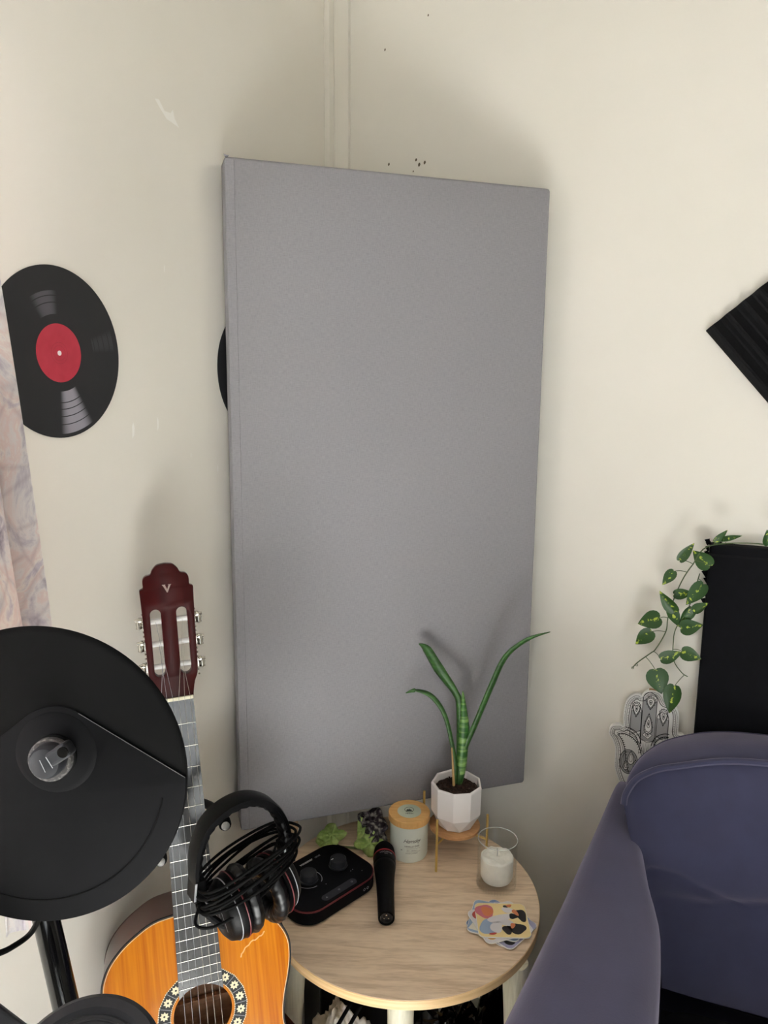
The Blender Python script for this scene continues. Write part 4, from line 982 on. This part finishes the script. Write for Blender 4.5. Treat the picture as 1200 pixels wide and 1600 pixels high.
# slotted headstock, tipped back
hmx = Matrix.Translation((0, SE + .0045, -.0015)) @ Matrix.Rotation(R(-4), 4, 'X').inverted() if False else Matrix.Translation((0, SE + .0045, -.0015)) @ Matrix.Rotation(R(4.0), 4, 'X')
HO = [(.0262, 0), (.0272, .008), (.0300, .022), (.0352, .036), (.0362, .060), (.0382, .150), (.0388, .1665), (.0378, .1690), (.0345, .1705), (.0332, .1735), (.0334, .1800), (.0322, .1858), (.0285, .1895), (.0232, .1905), (.0205, .1925), (.0182, .1975), (.0122, .2038), (.0062, .2055), (0, .2062)]
hp = catmull([(a, b, 0) for a, b in HO], 3); ho = [(p.x, p.y) for p in hp] + [(-p.x, p.y) for p in reversed(hp[:-1])]
def slot(cx, y0, y1, r_):
    return [(cx + r_ * math.cos(a), y1 - r_ + r_ * math.sin(a)) for a in [PI * k / 12 for k in range(13)]] + [(cx + r_ * math.cos(a), y0 + r_ + r_ * math.sin(a)) for a in [PI + PI * k / 12 for k in range(13)]]
hs = link('headstock', curve_mesh([ho, slot(-.0192, .034, .139, .0086), slot(.0192, .034, .139, .0086)], .0082, .0006), 'headw', t, smooth=40, mw=hmx @ Matrix.Translation((0, 0, -.0082)))
for sg in (-1, 1):
    for i, u in enumerate((.049, .084, .119)):
        part('roller', G().tube([(sg * .0106, u, -.001), (sg * .0278, u, -.001)], .0044, 14), 'white', hs)
        g = G(); g.box((min(sg * .037, sg * .0385), u - .006, -.006), (max(sg * .037, sg * .0385), u + .006, .006))
        g.lathe([(.0038, 0), (.0045, .002), (.0045, .005), (.0030, .006), (.0022, .011)], 14, Matrix.Translation((sg * .0385, u + .004, -.002)) @ Matrix.Rotation(R(90 * sg), 4, 'Y'))
        part('tuning_machine', g, 'steel', hs, smooth=40)
        g = G(); g.lathe([(1e-6, -.0085), (.0035, -.007), (.0050, -.002), (.0042, .003), (.0048, .006), (1e-6, .0085)], 14, Matrix.Translation((sg * .0440, u - .003, -.0045)) @ Matrix.Rotation(R(35 * sg), 4, 'Y') @ Matrix.Rotation(R(90), 4, 'X'))
        part('tuning_button', g, 'steel', hs, smooth=50)
    g = G()
    for k in range(16):
        g.sphere((sg * .0385, .030 + .0068 * k, 0), .0016, 5)
    part('plate_edge', g, 'steel', hs, smooth=50)
vlogo = [(-.0068, .0062), (-.0008, .0062), (.0010, -.0020), (.0040, .0052), (.0058, .0062), (.0072, .0062), (.0014, -.0062), (-.0008, -.0062), (-.0046, .0048)]
lm_ = curve_mesh([[(-.0062, .0055), (-.0004, .0055), (-.0012, .0044), (.0014, -.0012), (.0050, .0055), (.0076, .0060), (.0030, .0030), (.0016, -.0062), (.0004, -.0060), (-.0046, .0042)]], .0001)
lm_ = curve_mesh([[(-.0066, .0058), (-.0010, .0058), (-.0016, .0046), (.0010, -.0016), (.0034, .0046), (.0024, .0058), (.0078, .0058), (.0062, .0046), (.0014, -.0064), (.0004, -.0064), (-.0050, .0044)]], .0001)
link('logo', lm_, mat('logo_silver', (150, 134, 126), .4), hs, smooth=0, mw=Matrix.Translation((0, .1690, .0090)))
# bridge and strings
part('bridge', G().box((-.09, SE - .665, -.005), (.09, SE - .637, .002)), 'ebony', t, smooth=0, bevel=.002)
part('saddle', G().box((-.036, SE - .652, .002), (.036, SE - .649, .0060)), 'bone', t, smooth=0)
for i in range(6):
    f = (i - 2.5) / 2.5; sg = -1 if i < 3 else 1; kk = (i if i < 3 else 5 - i)
    u = (.049, .084, .119)[kk]; tgt = hmx @ Vector((sg * (.0175 + .002 * (kk - 1)), u, .0))
    tgt.z -= .001
    pts = [(f * .0290, SE - .650, .0062), (f * .0215, SE + .003, .0030), tgt]
    part('string', G().tube(pts, .00026 + .00012 * (2 - i if i < 3 else 0) / 2, 6), 'string' if i > 2 else 'greyprint', t)
# pale scuff through the lacquer on the right shoulder
g = G(); sc_ = catmull([(.103, SE - .381, 0), (.094, SE - .387, 0), (.080, SE - .392, 0), (.068, SE - .402, 0), (.063, SE - .410, 0)], 4)
line_strip(g, [(p.x, p.y + .0012 * math.sin(i * 1.9)) for i, p in enumerate(sc_)], .0020, -.0049); part('scuff', g, mat('lacquer_scuff', (226, 160, 84), .5), t, smooth=0, recalc=False)

# guitar stand behind it
t = thing('guitar_stand', 'black guitar stand holding the honey coloured guitar by its neck', 'guitar stand', mw=Matrix.Translation((.06, -.64, 0)))
def GL(x, y, z): return (gm @ Vector((x, y, z))) - Vector((.06, -.64, 0))
yk = SE - .190
part('post', G().tube([GL(0, -.10, -.120), GL(0, yk, -.118)], .011, 14), 'black', t)
g = G(); g.tube(catmull([GL(-.042, yk - .02, .05), GL(-.044, yk - .01, -.03), GL(-.035, yk, -.075), GL(0, yk, -.118), GL(.035, yk, -.075), GL(.047, yk, -.03), GL(.052, yk + .0115, .052)], 6), .0068, 12); part('neck_yoke', g, 'black', t)
for sg, e in ((-1, GL(-.042, yk - .02, .05)), (1, GL(.052, yk + .0115, .052))):
    d = (GL(.05, 0, 1) - GL(.05, 0, 0)).normalized(); e = Vector(e)
    part('yoke_tip', G().tube([e - d * .014, e - d * .004, e + d * .008, e + d * .014], [.0075, .0090, .0088, .0066], 14), 'blackm', t)
    part('tip_cap', G().sphere(tuple(e + d * .0125), .0062, 8), mat('grey_rubber_cap', (150, 150, 148), .45), t, smooth=80)
g = G(); b0 = Vector(GL(0, -.10, -.120))
part('cradle', G().tube(catmull([GL(-.11, -.004, .035), GL(-.11, -.020, .02), GL(-.10, -.022, -.09), GL(0, -.03, -.120), GL(.10, -.022, -.09), GL(.11, -.020, .02), GL(.11, -.004, .035)], 5), .008, 10), 'black', t)
for dx, dy in ((.30, -.10), (.02, -.36), (.18, .10)):
    part('leg', G().tube([b0 + Vector((0, 0, .02)), Vector((b0.x + dx * .9, b0.y + dy * .9, .010))], .009, 10), 'black', t)

# ------------------------------------------------------------------ headphones on the yoke
hm_ = frame((0.235, -0.7666, 0.8079), (.515, .857, 0), (0, 0, 1), (.857, -.515, 0)) @ Matrix.Scale(GS, 4)
t = thing('headphones', 'black over ear headphones with coiled cable hanging beside the guitar neck', 'headphones', mw=hm_)
def band(inner):
    path = []
    K = [(-.0680, -.010), (-.0690, .012), (-.0650, .040), (-.0520, .068), (-.0280, .085), (.0020, .0905), (.0300, .083), (.0530, .064), (.0680, .036), (.0745, .008), (.0750, -.010)]
    cp = catmull([(a, b, 0) for a, b in K], 6); g = G(); vs = []; m = len(cp)
    for i, p in enumerate(cp):
        tg = (cp[min(i + 1, m - 1)] - cp[max(i - 1, 0)]).normalized(); nn = Vector((-tg.y, tg.x, 0)); f = i / (m - 1)
        q = math.sin(PI * f); w_ = .0125 + .0035 * q
        a0, a1 = ((-.0015, .0052) if not inner else (-.0080 - .002 * q, -.0010))
        if not inner: ring = [(a0, -w_), (a1 * .7, -w_), (a1, -w_ * .7), (a1, w_ * .7), (a1 * .7, w_), (a0, w_)]
        else: ring = [(a1, -w_ * .9), (a1, w_ * .9), (a0 * .75, w_ * .86), (a0, w_ * .5), (a0, -w_ * .5), (a0 * .75, -w_ * .86)]
        puff = 1 + (.12 * math.sin(i * 2.1) if inner else 0)
        for o_, z in ring: vs.append(tuple(p + nn * o_ * puff + Vector((0, 0, z))))
    k = 6; fs = [(i * k + j, i * k + (j + 1) % k, (i + 1) * k + (j + 1) % k, (i + 1) * k + j) for i in range(m - 1) for j in range(k)]
    fs += [tuple(range(k)), tuple(reversed(range((m - 1) * k, m * k)))]
    return g.add(vs, fs)
part('headband', band(False), 'black', t, smooth=50); part('headband_pad', band(True), 'gloss' if False else M['black'], t, smooth=60)
for x, tl in ((-.066, R(-6)), (.0735, R(8))):
    mwx = Matrix.Translation((x, -.014, 0)) @ Matrix.Rotation(tl, 4, 'Z')
    s_ = part('slider', G().box((-.008, -.020, -.0135), (.008, .012, .0135)), 'black', t, smooth=0, bevel=.002, mw=mwx)
    part('slider_plate', G().box((-.0086, -.016, .0135), (-.0076 + .002, .010, .0142)), 'greyprint', s_, smooth=0)
def cup(c, d, tag_, flip):
    """ear cup centred at c; local Z of the cup points from the outer shell to the ear pad"""
    d = Vector(d).normalized(); x = Vector((0, 0, 1)); x = (x - d * x.dot(d)).normalized(); y = d.cross(x)
    mwx = frame(c, x, y, d) @ Matrix.Scale(1.14, 4)
    e = 1.24
    S = Matrix.Diagonal((1.0, e, 1, 1))
    sh = part('ear_cup', G().lathe([(1e-6, -.026), (.024, -.026), (.030, -.022), (.0345, -.012), (.0360, -.002), (.0355, .001)], 40, S), 'black', t, smooth=40, mw=mwx)
    def pad(u, v):
        a = 2 * PI * u; b = 2 * PI * v; rr = .0275 + .0105 * math.cos(b) * (1 + .03 * math.sin(a * 22)); return (rr * math.cos(a), rr * e * math.sin(a), .0105 + .0095 * math.sin(b) * (1 + .05 * math.sin(a * 22 + 1)))
    part('ear_pad', G().grid(pad, 88, 14, True), mat('leatherette', (10, 10, 11), .34, spec=.3), sh, smooth=80)
    part('pad_mesh', G().lathe([(1e-6, .004), (.024, .005)], 30, S), 'blackm', sh, smooth=0)
    part('red_ring', G().tube([(.0362 * math.cos(2 * PI * k / 48), .0362 * e * math.sin(2 * PI * k / 48), -.0035) for k in range(48)], .0008, 6, True), 'darkred', sh)
    part('silver_ring', G().tube([(.0340 * math.cos(2 * PI * k / 48), .0340 * e * math.sin(2 * PI * k / 48), -.0130) for k in range(48)], .0007, 6, True), 'greyprint', sh)
    g = G()
    for k in range(3):
        line_strip(g, [(-.012 + .011 * k, -.016), (-.004 + .011 * k, .014)], .0012, -.0262)
    part('shell_mark', g, 'greyprint', sh, smooth=0, recalc=False)
    return sh
cup((-.014, -.0560, .016), (.95, .16, -.08), 'l', 1)
cup((.0500, -.0640, .002), (-.93, -.16, .24), 'r', -1)
part('yoke', G().tube(catmull([(-.067, -.030, 0), (-.060, -.050, .014), (-.048, -.066, .022), (-.036, -.076, .026)], 6), [.0052] * 18 + [.0045], 10), 'charcoal', t)
part('yoke', G().tube(catmull([(.0755, -.030, 0), (.0835, -.055, 0), (.083, -.080, .002), (.072, -.088, .004)], 6), .0048, 10), 'charcoal', t)
part('red_tab', G().box((.0710, -.068, .012), (.0770, -.052, .0145)), 'red', t, smooth=0, bevel=.001)
rnd = random.Random(4); pts = []
turns = 9
for k in range(turns * 14):
    a = 2 * PI * k / 14; q = k / (turns * 14); n1 = noise.noise(Vector((k * .11, 3.1, 0))); n2 = noise.noise(Vector((k * .09, 9.7, 4)))
    rx = .072 + .020 * n1; x = rx * math.cos(a) + .004; y = -.010 + .34 * x + (.011 * math.sin(a) + .048 * n2 * .9) * (1 - .4 * abs(math.cos(a))) + .016 * (q - .5)
    z = .038 * math.sin(a) + .006 + .006 * n1
    if z > 0: z += .012
    pts.append((x, y, z))
part('cable', G().tube(catmull(pts, 4), .0021, 7), 'blackm', t, smooth=80)
part('cable_lead', G().tube(catmull([(.066, .016, .010), (.050, .020, .022), (.036, .002, .030), (.030, -.022, .034), (.032, -.040, .030)], 6), .0018, 7), 'blackm', t, smooth=80)
part('cable_lead', G().tube(catmull([(-.070, -.030, .02), (-.083, -.046, .034), (-.066, -.052, .045), (-.030, -.046, .050), (.02, -.030, .048), (.06, -.012, .036)], 6), .0021, 7), 'blackm', t, smooth=80)

# ------------------------------------------------------------------ cymbal pad, stand, drum pad, module
cn = Vector((.3597, -.9255, .1186)).normalized(); cxv = Vector((0, 0, 1)).cross(cn).normalized(); cyv = cn.cross(cxv)
cm = frame((.2676, -1.1141, 1.1171), cxv, cyv, cn)
RC = .1283; hx, hy = .0205, .0195
t = thing('cymbal_pad', 'large round black electronic cymbal pad at the left in front of the curtain', 'cymbal pad', mw=cm)
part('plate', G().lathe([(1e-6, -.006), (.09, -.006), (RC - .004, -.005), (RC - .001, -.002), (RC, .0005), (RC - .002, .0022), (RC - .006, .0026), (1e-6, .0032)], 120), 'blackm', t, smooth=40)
# raised striking zone: the lower part of the disc, cut along two lines that run tangent to the hub ring
a_r = math.atan2(-.0023, RC)
hub = Vector((hx - .0035, hy + .0015)); rr = .0345
tr = hub + Vector((math.cos(R(60)), math.sin(R(60)))) * .039; tl = hub + Vector((math.cos(R(128)), math.sin(R(128)))) * .039
zone = []
e_r = math.atan2(.0010, RC); e_l = PI + .317
for k in range(70):
    a = e_l + (2 * PI + e_r - e_l) * k / 69; zone.append(((RC - .0012) * math.cos(a), (RC - .0012) * math.sin(a)))
for k in range(14):
    a = R(60 + (128 - 60) * k / 13); zone.append((hub.x + .039 * math.cos(a), hub.y + .039 * math.sin(a)))
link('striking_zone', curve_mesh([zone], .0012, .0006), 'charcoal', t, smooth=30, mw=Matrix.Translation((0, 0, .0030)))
g = G(); g.tube([((RC - .0195) * math.cos(R(a)), (RC - .0195) * math.sin(R(a)), .0046) for a in range(186, 352, 3)], .0009, 6); part('zone_groove', g, 'blackm', t)
g = G(); g.tube([(zone[69][0], zone[69][1], .0047), (tr.x, tr.y, .0047)], .00028, 5); part('zone_edge', g, mat('edge_grey', (96, 96, 98), .5), t)
T1 = Matrix.Translation((hub.x, hub.y, 0))
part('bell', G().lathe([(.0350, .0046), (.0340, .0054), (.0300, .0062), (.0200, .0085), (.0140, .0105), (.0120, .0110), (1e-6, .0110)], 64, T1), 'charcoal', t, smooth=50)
T2 = Matrix.Translation((hub.x + .0015, hub.y - .001, 0))
part('rubber_washer', G().lathe([(.0182, .0095), (.0190, .0105), (.0190, .0130), (.0180, .0138), (1e-6, .0138)], 40, T2), 'blackm', t, smooth=40)
part('felt', G().lathe([(.0175, .0138), (.0180, .0150), (.0180, .0205), (.0170, .0215), (1e-6, .0215)], 40, T2), mat('grey_felt', (74, 72, 72), .95, rgb2=(120, 117, 114), scale=420, ramp=(.5, .7)), t, smooth=40)
T3 = Matrix.Translation((hub.x + .004, hub.y + .002, .0215))
g = G().lathe([(.0135, 0), (.0140, .002), (.0138, .011), (.0120, .014), (.0060, .016), (1e-6, .016)], 32, T3)
wn = part('wing_nut', g, 'padgrey', t, smooth=40)
g = G().box((.004, -.0062, .003), (.0245, .0062, .0165), T3 @ Matrix.Rotation(R(33), 4, 'Z')); part('wing', g, 'padgrey', wn, smooth=0, bevel=.003)
g = G().tube([(.0200, 0, .0160), (.0200, 0, .0172)], .0044, 14, T=T3 @ Matrix.Rotation(R(33), 4, 'Z')); part('wing_hole', g, 'gloss', wn, smooth=0)
g = G(); line_strip(g, [(.006, -.0065), (.0062, .004)], .0007, .0167); line_strip(g, [(-.001, -.0062), (.0005, .0045)], .0006, .0167)
part('wing_mark', g, 'greyprint', wn, smooth=0, recalc=False, mw=T3 @ Matrix.Rotation(R(33), 4, 'Z'))

hubw = cm @ Vector((hub.x, hub.y, -.007))
A0, A1 = Vector((.1775, -1.039, .892)), Vector((.2014, -1.0446, .8095)); dd = (A1 - A0) / (A0.z - A1.z)
foot = A0 + dd * (A0.z - .0); topp = A0 - dd * .10
t = thing('cymbal_stand', 'black tubular drum stand carrying the cymbal pad', 'drum stand', (foot.x, foot.y, 0))
IF = Matrix.Translation((-foot.x, -foot.y, 0))
part('post', G().tube([foot + Vector((0, 0, .02)), A1, topp], .0132, 24, T=IF), 'gloss', t)
part('boom_arm', G().tube([topp - dd * 0 + Vector((0, 0, -.01)), hubw - cn * .05, hubw - cn * .001], .0065, 12, T=IF), 'gloss', t)
part('clamp', G().tube([topp + Vector((0, 0, -.035)), topp + Vector((0, 0, .012))], .019, 20, T=IF), 'black', t)
for k in range(3):
    a = R(120 * k); part('leg', G().tube([foot + Vector((0, 0, .16)), foot + Vector((.2 * math.cos(a), .2 * math.sin(a), .009))], .0085, 10, T=IF), 'black', t)

pc = Vector((.3206, -1.1421, .852)); pn = Vector((.18, -.42, .89)).normalized(); px_ = Vector((.9255, .3786, 0)); px_ = (px_ - pn * px_.dot(pn)).normalized(); py_ = pn.cross(px_)
t = thing('drum_pad', 'round black drum pad with raised rim at the bottom left corner', 'drum pad', mw=frame(pc, px_, py_, pn))
RP = .0713
part('shell', G().lathe([(1e-6, -.032), (.055, -.032), (RP - .006, -.018), (RP, -.004), (RP, .003), (RP - .004, .007), (RP - .012, .007), (RP - .016, .003), (1e-6, .003)], 80), 'padgrey', t, smooth=40)
part('playing_surface', G().lathe([(RP - .0165, .003), (RP - .018, .0045), (1e-6, .0048)], 80), 'padgrey', t, smooth=30)
part('rim_ring', G().tube([((RP - .022) * math.cos(2 * PI * k / 64), (RP - .022) * math.sin(2 * PI * k / 64), .0048) for k in range(64)], .0011, 6, True), 'padgrey', t)
lowp = frame(pc, px_, py_, pn).inverted()
g = G(); g.tube([lowp @ (pc - pn * .03), lowp @ Vector((pc.x - .005, pc.y + .02, .60)), lowp @ Vector((pc.x - .005, pc.y + .02, .012))], .011, 14); part('mounting_post', g, 'gloss', t)
part('post_foot', G().lathe([(.032, 0), (.032, .006), (.014, .014)], 32, lowp @ Matrix.Translation((pc.x - .005, pc.y + .02, 0))), 'black', t)

q0, q1 = Vector((0.2726, -1.1887, 0.9684)), Vector((0.3126, -1.1743, 0.9316)); ux = (q1 - q0).normalized(); un = Vector((.40, -.55, .73)); un = (un - ux * un.dot(ux)).normalized(); uy = un.cross(ux)
t = thing('drum_module', 'flat black drum module at the bottom left edge', 'drum module', mw=frame(q0, ux, uy, un))
sgn = 1
y0, y1 = sorted((0, -sgn * .11))
part('module_case', G().box((-.06, y0, -.025), (.058, y1, 0)), 'padgrey', t, smooth=0, bevel=.003)
li = frame(q0, ux, uy, un).inverted(); mp_ = frame(q0, ux, uy, un) @ Vector((.02, -sgn * .06, -.025))
g = G(); g.tube([li @ mp_, li @ Vector((mp_.x, mp_.y, .012))], .010, 12); part('mounting_post', g, 'gloss', t)
part('post_foot', G().lathe([(.032, 0), (.032, .006), (.014, .014)], 32, li @ Matrix.Translation((mp_.x, mp_.y, 0))), 'black', t)

t = tag(part('lead_cable', G().tube(catmull([(0.2473, -1.1002, 0.9775), (0.2113, -1.0867, 0.9262), (0.2041, -1.1056, 0.9208), (0.1987, -1.1317, 0.9244), (0.1843, -1.1722, 0.9082), (0.1753, -1.2262, 0.865)], 8), .0028, 8), 'blackm', smooth=80), 'black cable running from the cymbal pad to the bottom left edge', 'cable')

# ------------------------------------------------------------------ things under the table
def lump(c, s, seed, amp=.18, freq=2.5, nu=48, nv=28, zmin=0.):
    def fn(u, v):
        a = 2 * PI * u; b = PI * (v * .998 + .001); d = Vector((math.sin(b) * math.cos(a), math.sin(b) * math.sin(a), -math.cos(b)))
        k = 1 + amp * noise.noise(d * freq + Vector((seed, 0, 0))) + amp * .5 * abs(noise.noise(d * freq * 2.7 + Vector((0, seed, 0)))) + amp * .3 * noise.noise(d * freq * 7 + Vector((0, seed, 3)))
        return (c[0] + d.x * s[0] * k, c[1] + d.y * s[1] * k, max(zmin, c[2] + d.z * s[2] * k))
    return G().grid(fn, nu, nv, True)
tag(part('plastic_bag', lump((0, 0, .165), (.100, .085, .165), 2.2, .28, 3.2, 70, 40), 'bag', smooth=25, loc=(.452, -.425, .002)), 'crumpled shiny black plastic bag under the table behind the front leg', 'bag')
tag(part('fleece_blanket', lump((0, 0, .16), (.070, .062, .17), 5.1, .22, 2.6, 70, 44), 'fur', smooth=80, loc=(.258, -.50, .002)), 'fluffy white fleece blanket bundled under the table behind the guitar', 'blanket')
tag(part('plastic_bag', lump((0, 0, .15), (.055, .055, .15), 8.2, .2, 3.2, 50, 30), 'bag', smooth=25, loc=(.505, -.265, .002)), 'added black bag darkening the gap at the back under the table near the blue armchair', 'bag')  # extra bag, added only to make this gap under the table dark
t = thing('storage_box', 'dark storage box on the floor under the table', 'box', (.225, -.285, 0), R(40))
part('box_body', G().box((-.125, -.08, 0), (.125, .08, .30)), 'boxdark', t, smooth=0, bevel=.004); part('box_lid', G().box((-.128, -.083, .30), (.128, .083, .32)), 'boxdark', t, smooth=0, bevel=.004)
for dx, lab in ((-.004, 'black cable looped over the white fleece under the table, nearer one'), (.014, 'black cable looped over the white fleece under the table, farther one')):
    tag(part('loose_cable', G().tube(catmull([(.30 + dx, -.50 - abs(dx) * .9, .40), (.285 + dx, -.545 - abs(dx) * .9, .37), (.262 + dx, -.585 - abs(dx) * .9, .32), (.250 + dx, -.60 - abs(dx) * .9, .24), (.245 + dx, -.605 - abs(dx) * .9, .10), (.26 + dx, -.615 - abs(dx) * .9, .010), (.32 + dx, -.62 - abs(dx) * .9, .0055)], 6), .0034, 8), 'blackm', smooth=80), lab, 'cable', 'cables under the table')
